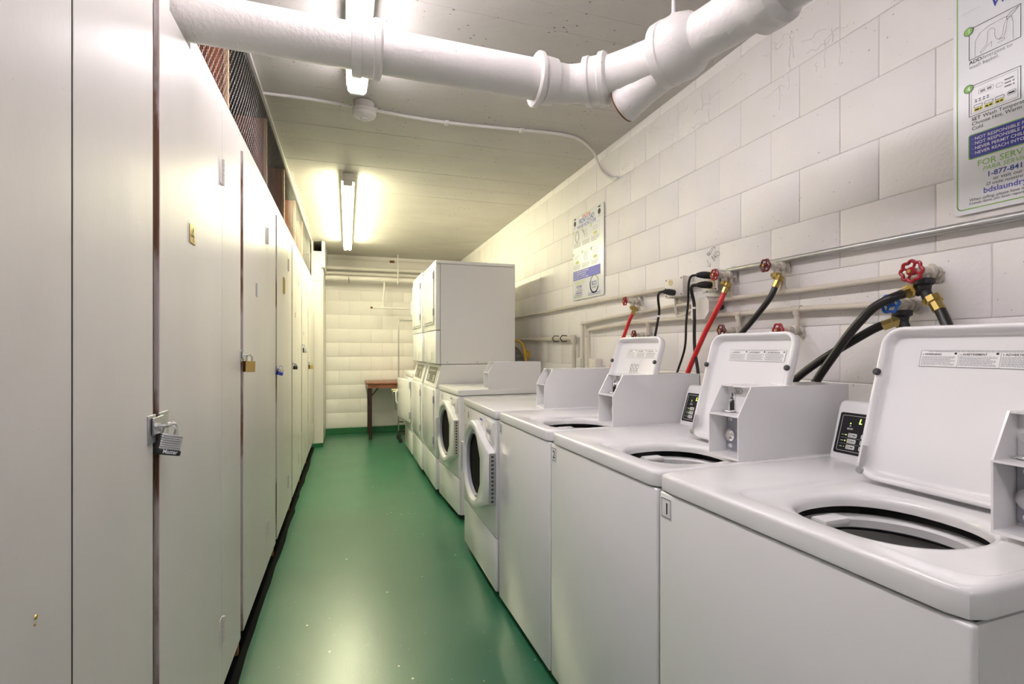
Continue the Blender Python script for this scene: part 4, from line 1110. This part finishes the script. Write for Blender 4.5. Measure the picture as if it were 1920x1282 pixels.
    bm = B(); rect(bm, s2, A0, A0 + 3 * PT + 0.002, 0.278, 0.315, 0.0003); printed('warning_label', bm, M['sticker'], lid)
    bm = B(); rl = random.Random(11)
    stroke(bm, s2, [(A0, 0.278), (A0 + 3 * PT + 0.002, 0.278), (A0 + 3 * PT + 0.002, 0.315), (A0, 0.315)], 0.0006, 0.0007, closed=True)
    for k, q in enumerate(('WARNING', 'AVERTISSEMENT', 'ADVERTENCIA')):
        a = A0 + 0.003 + PT * k
        text(bm, s2, q, 0.0062, a + 0.005, 0.3045, 0.0007, bold=0.02, sx=1.1 if k != 1 else 0.95)
        disc(s2, a + 0.065, 0.3085, 0.0026, bm, 0.0007, 10)
        disc(s2, a + 0.002, 0.3063, 0.0016, bm, 0.0007, 3)
        if k: stroke(bm, s2, [(a - 0.002, 0.279), (a - 0.002, 0.310)], 0.0005, 0.0007)
    o_ = printed('label_heading', bm, M['ink'], lid); o_['kind'] = 'stuff'
    bm = B()
    for k in range(3):
        a = A0 + 0.003 + PT * k
        textlines(bm, s2, a, a + 0.066, 0.3005, 8, 0.0027, 0.0012, rl, 0.0007)
    textlines(bm, s2, A0 + 0.015, A0 + 0.19, 0.3118, 1, 0.003, 0.0013, rl, 0.0007)
    o_ = printed('label_print', bm, M['ink_grey'], lid); o_['kind'] = 'stuff'
    if num == '3':
        bm = B()
        for k in range(5):
            for q in range(3 if k < 4 else 2):
                stroke(bm, s2, rrect(0.135 + 0.022 * q, 0.150 + 0.022 * q, 0.228 - 0.024 * k, 0.243 - 0.024 * k, 0.002, 1), 0.0014, 0.0007, closed=True)
                rect(bm, s2, 0.139 + 0.022 * q, 0.144 + 0.022 * q, 0.246 - 0.024 * k, 0.249 - 0.024 * k, 0.0007)
        printed('diagram', bm, M['ink'], lid)
    # control console at the back, leaning
    lean = math.radians(17)
    cw0, cw1 = coin0 + 0.120, wd - 0.006
    xc = 0.565
    def cm(a, b, d=0.0):   # a toward near side, b up the face, d out
        return Vector((xc + b * math.sin(lean) - d * math.cos(lean), cw1 - a, Zt + b * math.cos(lean) + d * math.sin(lean)))
    CW = cw1 - cw0; CH = 0.158
    bm = B()
    prof = [(xc, Zt), (D - 0.01, Zt), (D - 0.01, Zt + 0.130), (xc + 0.085, Zt + 0.154), (xc + 0.060, Zt + 0.158), (xc + 0.048, Zt + 0.152), (xc + 0.0445, Zt + 0.142), (xc + 0.041, Zt + 0.134)]
    prism(bm, prof, lambda x, z: (x, cw0, z), lambda x, z: (x, cw1, z))
    es = [e for e in bm.edges if abs(e.verts[0].co.y - e.verts[1].co.y) < 1e-6]
    bmesh.ops.bevel(bm, geom=es, offset=0.005, segments=2, profile=0.5, affect='EDGES')
    con = mk('control_console', bm, M['app'], t, 50)
    s3 = Sheet(cm(0, 0), cm(1, 0) - cm(0, 0), cm(0, 1) - cm(0, 0))
    bm = B(); poly(bm, s3, rrect(0.009, CW - 0.009, 0.016, 0.131, 0.005, 3), 0.0007); printed('control_face', bm, M['black'], con)
    bm = B(); stroke(bm, s3, rrect(0.017, CW - 0.017, 0.024, 0.123, 0.003, 2), 0.0011, 0.0011, closed=True)
    for k in range(3):
        for q in range(5): poly(bm, s3, rrect(0.042 + 0.036 * q, 0.067 + 0.036 * q, 0.030 + 0.0165 * k, 0.0415 + 0.0165 * k, 0.0025, 2), 0.0011)
        rect(bm, s3, 0.024, 0.032, 0.0350 + 0.0165 * k, 0.0365 + 0.0165 * k, 0.0011)
        if k: stroke(bm, s3, [(0.023, 0.0275 + 0.0165 * k), (CW - 0.025, 0.0275 + 0.0165 * k)], 0.0004, 0.0010)
    textlines(bm, s3, 0.036, 0.053, 0.087, 2, 0.003, 0.0015, rl, 0.0011)
    stroke(bm, s3, [(0.041, 0.0930), (0.0435, 0.0965), (0.0455, 0.0930)], 0.0012, 0.0011)
    o_ = printed('buttons', bm, M['ctrl_mid'], con); o_['kind'] = 'stuff'
    bm = B()
    for k in range(3):
        for q in range(5): textlines(bm, s3, 0.054 + 0.036 * q, 0.064 + 0.036 * q, 0.0345 + 0.0165 * k, 1, 0.01, 0.0025, rl, 0.0014)
        for q in range(5): stroke(bm, s3, rrect(0.0450 + 0.036 * q, 0.0510 + 0.036 * q, 0.0330 + 0.0165 * k, 0.0385 + 0.0165 * k, 0.001, 1), 0.0009, 0.0014, closed=True)
    o_ = printed('button_marks', bm, M['ink'], con); o_['kind'] = 'stuff'
    bm = B()
    stroke(bm, s3, [(0.0690, 0.1155), (0.0672, 0.1035), (0.0725, 0.1035)], 0.0022, 0.0012)
    disc(s3, 0.043, 0.1015, 0.0015, bm, 0.0012, 10)
    for k in range(3): disc(s3, 0.0365, 0.0358 + 0.0165 * k, 0.0013 if k else 0.0006, bm, 0.0012, 10)
    printed('display', bm, M['led'], con)
    coin_meter(t, 0.270, 0.682, coin0, coin0 + 0.114, Zt)
    return t
top_loader('top load washer number 1, nearest the camera, lid raised', 0.746, 0.418, 0.651, '1', 0.008, 0.456, (0.222, 0.257), 0.0233)
top_loader('top load washer number 2, middle of the three, lid raised', 0.7305, 1.074, 0.651, '2', 0.018, 0.386, (0.222, 0.220), 0.0233)
top_loader('top load washer number 3, farthest of the three with diagrams inside its lid', 0.7135, 1.730, 0.610, '3', 0.006, 0.362, (0.222, 0.210), 0.0233)

# ---------------------------------------------------------------- front load washers
def front_loader(label, X0, Y0, wd, num, Zt, rz, coin):
    t = thing('front_load_washer', label, 'washing machine', (X0, Y0, 0), rz, 'front load washers')
    D = 0.72
    bm = B(); box(bm, 0.014, D, 0.003, wd - 0.003, 0.04, Zt - 0.046, 0.003, 1); box(bm, 0.04, D - 0.03, 0.02, wd - 0.02, 0.0, 0.042, mi=1); mk('cabinet', bm, [M['app2'], M['dark']], t)
    bm = B(); box(bm, -0.004, D, 0.0, wd, Zt - 0.042, Zt, 0.007, 3); mk('top_panel', bm, M['app'], t)
    bm = B(); box(bm, 0.0, 0.016, 0.002, wd - 0.002, 0.306, Zt - 0.046, 0.005, 2); mk('front_panel', bm, M['app'], t)
    bm = B(); box(bm, 0.0, 0.016, 0.002, wd - 0.002, 0.045, 0.300, 0.005, 2); mk('lower_panel', bm, M['app'], t)
    yc, zc = wd / 2 + 0.005, 0.60
    yh = 0.004                      # hinge edge
    # door: round on the far side, tapering to a straight hinge edge
    R = 0.238
    def outline(R, hh, ye):
        a0 = math.radians(58)
        pts = [(yc + R * math.cos(PI - 0), 0)]
        pts = []
        for k in range(41):
            a = -(PI - a0) + (2 * (PI - a0)) * k / 40       # far side around
            pts.append((yc + R * math.cos(a), zc + R * math.sin(a)))
        pts += [(ye, zc + hh), (ye, zc - hh)]
        return pts
    # the arc already ends near the tangent points; add the hinge corners
    bm = B(); prev = None
    N = 43
    ringsD = []
    for (ins, x) in ((0.0, -0.002), (0.0, -0.027), (0.004, -0.035), (0.010, -0.038)):
        ringsD.append([bm.verts.new((x, y, z)) for y, z in outline(R - ins, 0.124 - ins * 0.6, yh + ins)])
    # inner round opening with the same vertex count
    base = outline(R, 0.124, yh)
    angs = [math.atan2(z - zc, y - yc) for y, z in base]
    for (r, x) in ((0.200, -0.038), (0.194, -0.034), (0.180, -0.012), (0.172, 0.0)):
        ringsD.append([bm.verts.new((x, yc + r * math.cos(a), zc + r * math.sin(a))) for a in angs])
    for a, b in zip(ringsD, ringsD[1:]): bridge(bm, a, b)
    door = mk('door', bm, M['app'], t, 40)
    bm = B(); lathe(bm, [(0.0, 0.184), (0.008, 0.182), (0.016, 0.170), (0.010, 0.164), (0.0, 0.164)], (-0.010, yc, zc), (-1, 0, 0), 40, capa=False, capb=False); mk('inner_rim', bm, M['grey_plastic'], door)
    bm = B(); lathe(bm, [(-0.002, 0.172), (0.003, 0.164), (0.004, 0.12), (0.004, 0.02)], (-0.004, yc, zc), (-1, 0, 0), 40, capa=False); mk('glass', bm, M['glass'], door)
    # handle recess on the far side
    bm = B(); prism(bm, [(yc + 0.182, zc + 0.085), (yc + 0.238, zc + 0.085), (yc + 0.243, zc + 0.078), (yc + 0.243, zc - 0.082), (yc + 0.238, zc - 0.090), (yc + 0.182, zc - 0.090)], lambda a, b: (-0.0445, a, b), lambda a, b: (-0.004, a, b))
    hd = mk('handle', bm, M['app'], door, 30)
    bm = B(); box(bm, -0.0455, -0.030, yc + 0.192, yc + 0.232, zc - 0.074, zc + 0.070, 0.002, 1); mk('handle_recess', bm, M['grey_plastic'], door, 30)
    # piano hinge
    bm = B(); box(bm, -0.034, -0.002, yh - 0.006, yh - 0.001, zc - 0.124, zc + 0.122); hg = mk('hinge', bm, M['steel'], t, 0)
    bm = B()
    for k in range(12):
        z0 = zc - 0.116 + k * 0.0198
        box(bm, -0.024, -0.012, yh - 0.0085, yh - 0.0055, z0, z0 + 0.010)
    mk('hinge_knuckles', bm, M['bumper'], hg, 0)
    # dispenser drawer
    bm = B(); box(bm, -0.008, 0.004, 0.022, 0.170, Zt - 0.168, Zt - 0.060, 0.006, 2); dr = mk('dispenser_drawer', bm, M['app'], t)
    bm = B(); box(bm, -0.0095, -0.004, 0.060, 0.140, Zt - 0.128, Zt - 0.100, 0.004, 1); mk('finger_pull', bm, M['grey_plastic'], dr)
    s2 = Sheet((-0.0008, wd, 0), (0, -1, 0), (0, 0, 1)); rl = random.Random(5)
    bm = B(); text(bm, s2, num, 0.030, 0.012, Zt - 0.088, bold=0.02)
    textlines(bm, s2, 0.10, 0.13, Zt - 0.080, 4, 0.009, 0.005, rl); textlines(bm, s2, 0.03, 0.10, Zt - 0.165, 1, 0.01, 0.004, rl); textlines(bm, s2, 0.395, 0.43, Zt - 0.105, 4, 0.010, 0.003, rl)
    printed('marking', bm, M['ink'], t)
    bm = B(); rect(bm, s2, 0.385, 0.44, Zt - 0.082, Zt - 0.072); printed('blue_label', bm, M['ink_violet'], t)
    coin_meter(t, coin[0], coin[0] + 0.42, coin[1], coin[1] + 0.112, Zt)
    return t
front_loader('front load washer next to top load washer 3', 0.690, 2.362, 0.695, '4', 0.930, 0.0, (0.262, 0.02))
front_loader('front load washer turned slightly, between its twin and the stacked machines', 0.757, 3.535, 0.615, '5', 0.937, 0.055, (0.225, -0.055 + 0.06))

# ---------------------------------------------------------------- stacked washer dryers
def stack(label, X0, Y0, wd, rz=0.0):
    t = thing('stacked_washer_dryer', label, 'washer dryer', (X0, Y0, 0), rz, 'stacked washer dryers')
    D = 0.70; zu = 1.100; zt = 1.975
    bm = B(); box(bm, 0.042, D, 0.003, wd - 0.003, 0.05, 0.905, 0.003, 1); box(bm, 0.05, D - 0.03, 0.02, wd - 0.02, 0.0, 0.052, mi=1); mk('lower_cabinet', bm, [M['app2'], M['dark']], t)
    bm = B(); box(bm, 0.0, 0.040, 0.002, wd - 0.002, 0.318, 0.903, 0.006, 2); lp = mk('lower_front', bm, M['app'], t)
    bm = B(); box(bm, 0.0, 0.040, 0.002, wd - 0.002, 0.055, 0.312, 0.006, 2); mk('kick_panel', bm, M['app'], t)
    # leaning control section
    bm = B()
    prism(bm, [(0.0, 0.905), (D, 0.905), (D, zu), (0.055, zu), (0.048, 1.092)], lambda x, z: (x, 0.002, z), lambda x, z: (x, wd - 0.002, z)); con = mk('control_section', bm, M['app2'], t, 0)
    lean = math.atan2(0.048, 0.187)
    s3 = Sheet((-0.0005, wd, 0.905), (0, -1, 0), (math.sin(lean), 0, math.cos(lean)))
    bm = B(); poly(bm, s3, rrect(0.12, wd - 0.12, 0.030, 0.170, 0.006, 2), 0.001)
    printed('control_face', bm, M['ctrl_grey'], con)
    rl = random.Random(3)
    bm = B(); stroke(bm, s3, rrect(0.14, wd - 0.14, 0.040, 0.160, 0.004, 2), 0.002, 0.0015, closed=True)
    for k in range(3):
        poly(bm, s3, rrect(0.17, 0.24, 0.050 + 0.018 * k, 0.060 + 0.018 * k, 0.002, 1), 0.0015); poly(bm, s3, rrect(0.44, 0.51, 0.050 + 0.018 * k, 0.060 + 0.018 * k, 0.002, 1), 0.0015)
    textlines(bm, s3, 0.17, 0.50, 0.145, 2, 0.012, 0.005, rl, 0.0015)
    printed('control_print', bm, M['ctrl_mid'], con)
    for a in (0.055, wd - 0.100):
        bm = B(); vs = box(bm, 0, 1, 0, 1, 0, 1)
        for v in vs: v.co = s3.p(a + v.co.x * 0.045, 0.035 + v.co.y * 0.12, -0.002 + v.co.z * 0.006)
        mk('side_trim', bm, M['tubring'], con, 0)
    # lower door
    bm = B(); box(bm, -0.012, 0.0, 0.075, wd - 0.030, 0.375, 0.885, 0.007, 2); ld = mk('lower_door', bm, M['app'], t)
    bm = B(); tube(bm, [(-0.011, wd - 0.045, 0.56), (-0.023, wd - 0.045, 0.58), (-0.023, wd - 0.045, 0.69), (-0.011, wd - 0.045, 0.71)], 0.0055, 8); mk('handle', bm, M['app'], ld)
    for z in (0.455, 0.80):
        bm = B(); box(bm, -0.0145, -0.003, 0.066, 0.080, z - 0.030, z + 0.030, 0.002, 1); mk('hinge', bm, M['grey_plastic'], ld)
    # upper dryer
    bm = B(); box(bm, 0.042, D, 0.003, wd - 0.003, zu + 0.004, zt - 0.030, 0.003, 1); mk('upper_cabinet', bm, M['app2'], t)
    bm = B(); box(bm, 0.0, D, 0.0, wd, zt - 0.028, zt, 0.006, 2); mk('top_panel', bm, M['app'], t)
    bm = B(); box(bm, 0.0, 0.040, 0.002, wd - 0.002, 1.392, zt - 0.031, 0.006, 2); mk('upper_front', bm, M['app'], t)
    bm = B(); box(bm, 0.0, 0.040, 0.002, wd - 0.002, zu + 0.006, 1.386, 0.006, 2); vp = mk('vent_panel', bm, M['app'], t)
    bm = B(); box(bm, -0.012, 0.0, 0.075, wd - 0.03, 1.445, 1.905, 0.007, 2); ud = mk('upper_door', bm, M['app'], t)
    bm = B(); box(bm, -0.0135, -0.010, 0.10, wd - 0.16, 1.458, 1.464); mk('door_slot', bm, M['seam'], ud, 0)
    bm = B(); tube(bm, [(-0.011, wd - 0.045, 1.60), (-0.023, wd - 0.045, 1.62), (-0.023, wd - 0.045, 1.73), (-0.011, wd - 0.045, 1.75)], 0.0055, 8); mk('handle', bm, M['app'], ud)
    for z in (1.545, 1.855):
        bm = B(); box(bm, -0.0145, -0.003, 0.066, 0.080, z - 0.030, z + 0.030, 0.002, 1); mk('hinge', bm, M['grey_plastic'], ud)
    bm = B()
    for k in range(8): box(bm, -0.003, 0.003, 0.20, 0.36, 1.135 + 0.009 * k, 1.140 + 0.009 * k)
    mk('vent_grille', bm, M['ctrl_mid'], vp, 0)
    bm = B()
    for k in range(9): box(bm, -0.003, 0.003, wd - 0.055, wd - 0.015, 1.13 + 0.024 * k, 1.142 + 0.024 * k)
    mk('louvres', bm, M['grey_plastic'], vp, 0)
    for x in (0.10, 0.36):
        bm = B(); lathe(bm, [(0, 0.006), (0.003, 0.005)], (x, 0.003, zu + 0.018), (0, -1, 0), 10); mk('screw', bm, M['steel'], t)
    return t
stack('stacked washer dryer with the big blank side, nearer the camera', 0.703, 4.195, 0.69)
stack('stacked washer dryer at the back, between its twin and the low dryer', 0.690, 4.925, 0.70)

# single low machine at the far end, its door ajar
t = thing('low_dryer', 'low white machine past the stacks with its door ajar', 'dryer', (0.690, 5.72, 0))
wd = 0.69
bm = B(); box(bm, 0.020, 0.70, 0.003, wd - 0.003, 0.04, 0.945, 0.003, 1); box(bm, 0.05, 0.67, 0.02, wd - 0.02, 0.0, 0.042); mk('cabinet', bm, M['app2'], t)
bm = B(); box(bm, 0.0, 0.022, 0.002, wd - 0.002, 0.045, 0.285, 0.005, 2); mk('kick_panel', bm, M['app'], t)
bm = B(); box(bm, 0.0, 0.022, 0.002, wd - 0.002, 0.290, 0.905, 0.005, 2); mk('front_panel', bm, M['app'], t)
bm = B(); box(bm, -0.004, 0.70, 0, wd, 0.907, 0.965, 0.008, 3); mk('top_panel', bm, M['app'], t)
rm = Matrix.Translation((-0.002, 0.05, 0)) @ Matrix.Rotation(math.radians(7.5), 4, 'Z')
bm = B(); box(bm, -0.020, 0.0, 0.0, 0.60, 0.395, 0.880, 0.012, 3, mtx=rm); dd = mk('door', bm, M['app'], t)
bm = B(); tube(bm, [rm @ Vector(p) for p in ((-0.019, 0.575, 0.56), (-0.040, 0.575, 0.59), (-0.040, 0.575, 0.70), (-0.019, 0.575, 0.73))], 0.008, 8); mk('handle', bm, M['app'], dd)
for z in (0.48, 0.82):
    bm = B(); box(bm, -0.024, 0.002, -0.012, 0.012, z - 0.04, z + 0.04, 0.002, 1, mtx=rm); mk('hinge', bm, M['grey_plastic'], dd)

# ---------------------------------------------------------------- behind the stack: gas hose and foil duct
t = thing('gas_hose', 'bent yellow gas hose with a tag behind the tall dryer', 'hose', (1.55, 4.33, 1.1))
bm = B(); tube(bm, smoothpath([(1.55, 4.75, 1.318), (1.55, 4.60, 1.312), (1.55, 4.45, 1.288), (1.55, 4.385, 1.24), (1.55, 4.345, 1.17), (1.55, 4.33, 1.08), (1.55, 4.32, 0.90)], 5), 0.011, 10); wpart('tube', bm, M['yellow'], t)
bm = B(); box(bm, 1.545, 1.549, 4.205, 4.31, 1.150, 1.215, 0.0015, 1); tg = wpart('tag', bm, M['yellow'], t)
sh = Sheet((1.5445, 4.31, 1.150), (0, -1, 0), (0, 0, 1)); bm = B()
for k in range(3): rect(bm, sh, 0.03 + 0.016 * k, 0.038 + 0.016 * k, 0.015, 0.052)
off = Vector(t.location)
for v in bm.verts: v.co -= off
printed('tag_print', bm, M['ink_white'], t)
t = thing('foil_duct', 'crumpled dark foil duct behind the tall dryer', 'duct', (1.53, 4.55, 1.1))
bm = B(); pts = smoothpath([(1.56, 4.50, 0.80), (1.56, 4.52, 1.00), (1.55, 4.56, 1.12), (1.54, 4.68, 1.20), (1.53, 4.80, 1.20)], 8)
tube(bm, pts, [0.055 + (0.008 if k % 2 else -0.004) for k in range(len(pts))], 14); wpart('duct', bm, M['foil'], t, 20)

# ---------------------------------------------------------------- far end: pipes, hanging rail, table, cart
for (label, y, z, r, x0) in (('cream pipe across the back wall, uppermost of the thick ones', 7.50, 2.372, 0.027, -0.285), ('cream pipe across the back wall, middle one just below the uppermost', 7.53, 2.300, 0.024, -0.285),
                         ('cream pipe across the back wall, lowest and thickest', 7.45, 2.222, 0.037, -0.285)):
    t = thing('back_wall_pipe', label, 'pipe', (0.6, y, z), 0, 'cream pipes across the back wall')
    bm = B(); tube(bm, [(x0, y, z), (XR - 0.002, y, z + 0.004)], r, 16); wpart('run', bm, M['pipe'], t)
    if r > 0.03:
        bm = B(); tube(bm, [(0.02, y, z + r), (0.02, y - r - 0.003, z), (0.028, y - r, z - 0.07)], 0.004, 6); wpart('hook', bm, M['bumper'], t)
t = thing('thin_back_conduit', 'thin cream conduit tight under the ceiling on the back wall', 'conduit', (0.6, 7.67, 2.52))
bm = B(); tube(bm, [(-0.28, 7.675, 2.53), (0.62, 7.675, 2.525)], 0.010, 8); tube(bm, [(0.60, 7.675, 2.525), (XR - 0.002, 7.675, 2.528)], 0.013, 8); wpart('run', bm, M['pipe'], t)
bm = B(); lathe(bm, [(-0.02, 0.017), (0.05, 0.017)], (0.62, 7.675, 2.525), (1, 0, 0), 10); wpart('coupling', bm, M['rust'], t)
t = thing('hanger_rod', 'thin vertical rod holding the back wall pipes from the ceiling', 'rod', (0.696, 7.41, ZC))
bm = B(); tube(bm, [(0.696, 7.405, 2.15), (0.696, 7.405, ZC - 0.002)], 0.007, 8); wpart('rod', bm, M['pipe'], t)
bm = B(); tube(bm, [(0.696, 7.405, 2.175), (0.696, 7.46, 2.178), (0.696, 7.50, 2.20)], 0.006, 6); wpart('bracket', bm, M['pipe'], t)
t = thing('hanging_rail', 'white clothes rail hung by a strap below the back wall pipes', 'rail', (0.6, 7.40, 1.82))
bm = B(); tube(bm, [(0.325, 7.40, 1.815), (1.35, 7.40, 1.805)], 0.0135, 10); wpart('rail', bm, M['pipe'], t)
bm = B(); tube(bm, [(0.315, 7.40, 1.815), (0.345, 7.40, 1.815)], 0.0145, 10); wpart('end_cap', bm, M['rust'], t)
bm = B(); tube(bm, smoothpath([(0.505, 7.44, 2.186), (0.507, 7.415, 2.12), (0.495, 7.405, 2.00), (0.488, 7.40, 1.90), (0.486, 7.40, 1.80)], 4), [0.012 + 0.003 * (k % 2) for k in range(17)], 8); wpart('strap', bm, M['pipe'], t)

t = thing('folding_table', 'brown folding table against the back wall', 'table', (0.62, 7.36, 0))
bm = B(); box(bm, 0.245, 1.05, 7.02, 7.66, 0.752, 0.775, 0.004, 2); wpart('tabletop', bm, M['table_top'], t)
bm = B(); box(bm, 0.262, 1.04, 7.035, 7.055, 0.700, 0.752); box(bm, 0.262, 1.04, 7.625, 7.645, 0.700, 0.752); box(bm, 0.262, 0.28, 7.055, 7.625, 0.700, 0.752); wpart('apron', bm, M['table_top'], t, 0)
for (x, y) in ((0.300, 7.075), (0.300, 7.60), (0.99, 7.075), (0.99, 7.60)):
    bm = B(); tube(bm, [(x, y, 0.70), (x, y, 0.006)], 0.021, 12); lathe(bm, [(0, 0.015), (0.02, 0.016)], (x, y, 0.0), (0, 0, 1), 10); wpart('leg', bm, M['table_leg'], t)
for (x0, x1) in ((0.300, 0.40), (0.99, 0.89)):
    bm = B(); tube(bm, [(x0, 7.075, 0.575), (x1, 7.075, 0.70)], 0.010, 8); wpart('brace', bm, M['table_leg'], t)

t = thing('laundry_cart', 'chrome wire laundry cart with hanging bar behind the low machine', 'cart', (0.95, 6.92, 0))
X0, X1, Y0, Y1 = 0.665, 1.20, 6.72, 7.00
bm = B(); tube(bm, [(X0, 6.99, 0.10), (X0, 6.99, 1.62)], 0.011, 10); tube(bm, [(X1, 6.99, 0.10), (X1, 6.99, 1.62)], 0.011, 10); wpart('post', bm, M['chrome'], t)
bm = B(); tube(bm, [(X0 - 0.01, 6.99, 1.615), (X1 + 0.01, 6.99, 1.615)], 0.011, 10); lathe(bm, [(-0.02, 0.016), (0.02, 0.016)], (X0, 6.99, 1.615), (0, 0, 1), 10); wpart('hanging_bar', bm, M['chrome'], t)
bm = B()
bx0, bx1 = 0.570, 1.20
top = [(bx0, Y0), (bx1, Y0), (bx1, Y1), (bx0, Y1)]; low = [(0.61, Y0 + 0.03), (bx1 - 0.03, Y0 + 0.03), (bx1 - 0.03, Y1 - 0.03), (0.61, Y1 - 0.03)]
for z, c in ((0.42, low),): tube(bm, [(x, y, z) for x, y in c], 0.004, 6, closed=True)
for k in range(1, 5):
    f = k / 5
    tube(bm, [(low[i][0] + (top[i][0] - low[i][0]) * f, low[i][1] + (top[i][1] - low[i][1]) * f, 0.42 + 0.25 * f) for i in range(4)], 0.0022, 5, closed=True)
for i in range(4):
    j = (i + 1) % 4
    for k in range(10):
        f = k / 10
        a = [top[i][q] + (top[j][q] - top[i][q]) * f for q in (0, 1)]; b = [low[i][q] + (low[j][q] - low[i][q]) * f for q in (0, 1)]
        tube(bm, [(a[0], a[1], 0.67), (b[0], b[1], 0.42)], 0.002, 5)
for k in range(8):
    x = 0.61 + (bx1 - 0.03 - 0.61) * k / 7
    tube(bm, [(x, Y0 + 0.03, 0.42), (x, Y1 - 0.03, 0.42)], 0.002, 5)
wpart('basket', bm, M['wire'], t)
bm = B(); tube(bm, [(x, y, 0.675) for x, y in top], 0.012, 8, closed=True); wpart('basket_rim', bm, M['cream_plastic'], t)
bm = B(); tube(bm, [(X0, Y0 + 0.02, 0.12), (X1, Y0 + 0.02, 0.12), (X1, 6.99, 0.12), (X0, 6.99, 0.12)], 0.010, 8, closed=True)
tube(bm, [(X0, 6.99, 0.24), (X0 + 0.06, 6.95, 0.24)], 0.008, 8); wpart('base_frame', bm, M['table_leg'], t)
for (x, y) in ((X0, 6.99), (X1, 6.99), (X0, Y0 + 0.02), (X1, Y0 + 0.02)):
    bm = B(); lathe(bm, [(-0.011, 0.026), (-0.009, 0.031), (0.009, 0.031), (0.011, 0.026)], (x, y, 0.031), (0.8, 0.6, 0), 16); box(bm, x - 0.006, x + 0.006, y - 0.016, y + 0.016, 0.05, 0.11); wpart('caster', bm, M['rubber'], t)
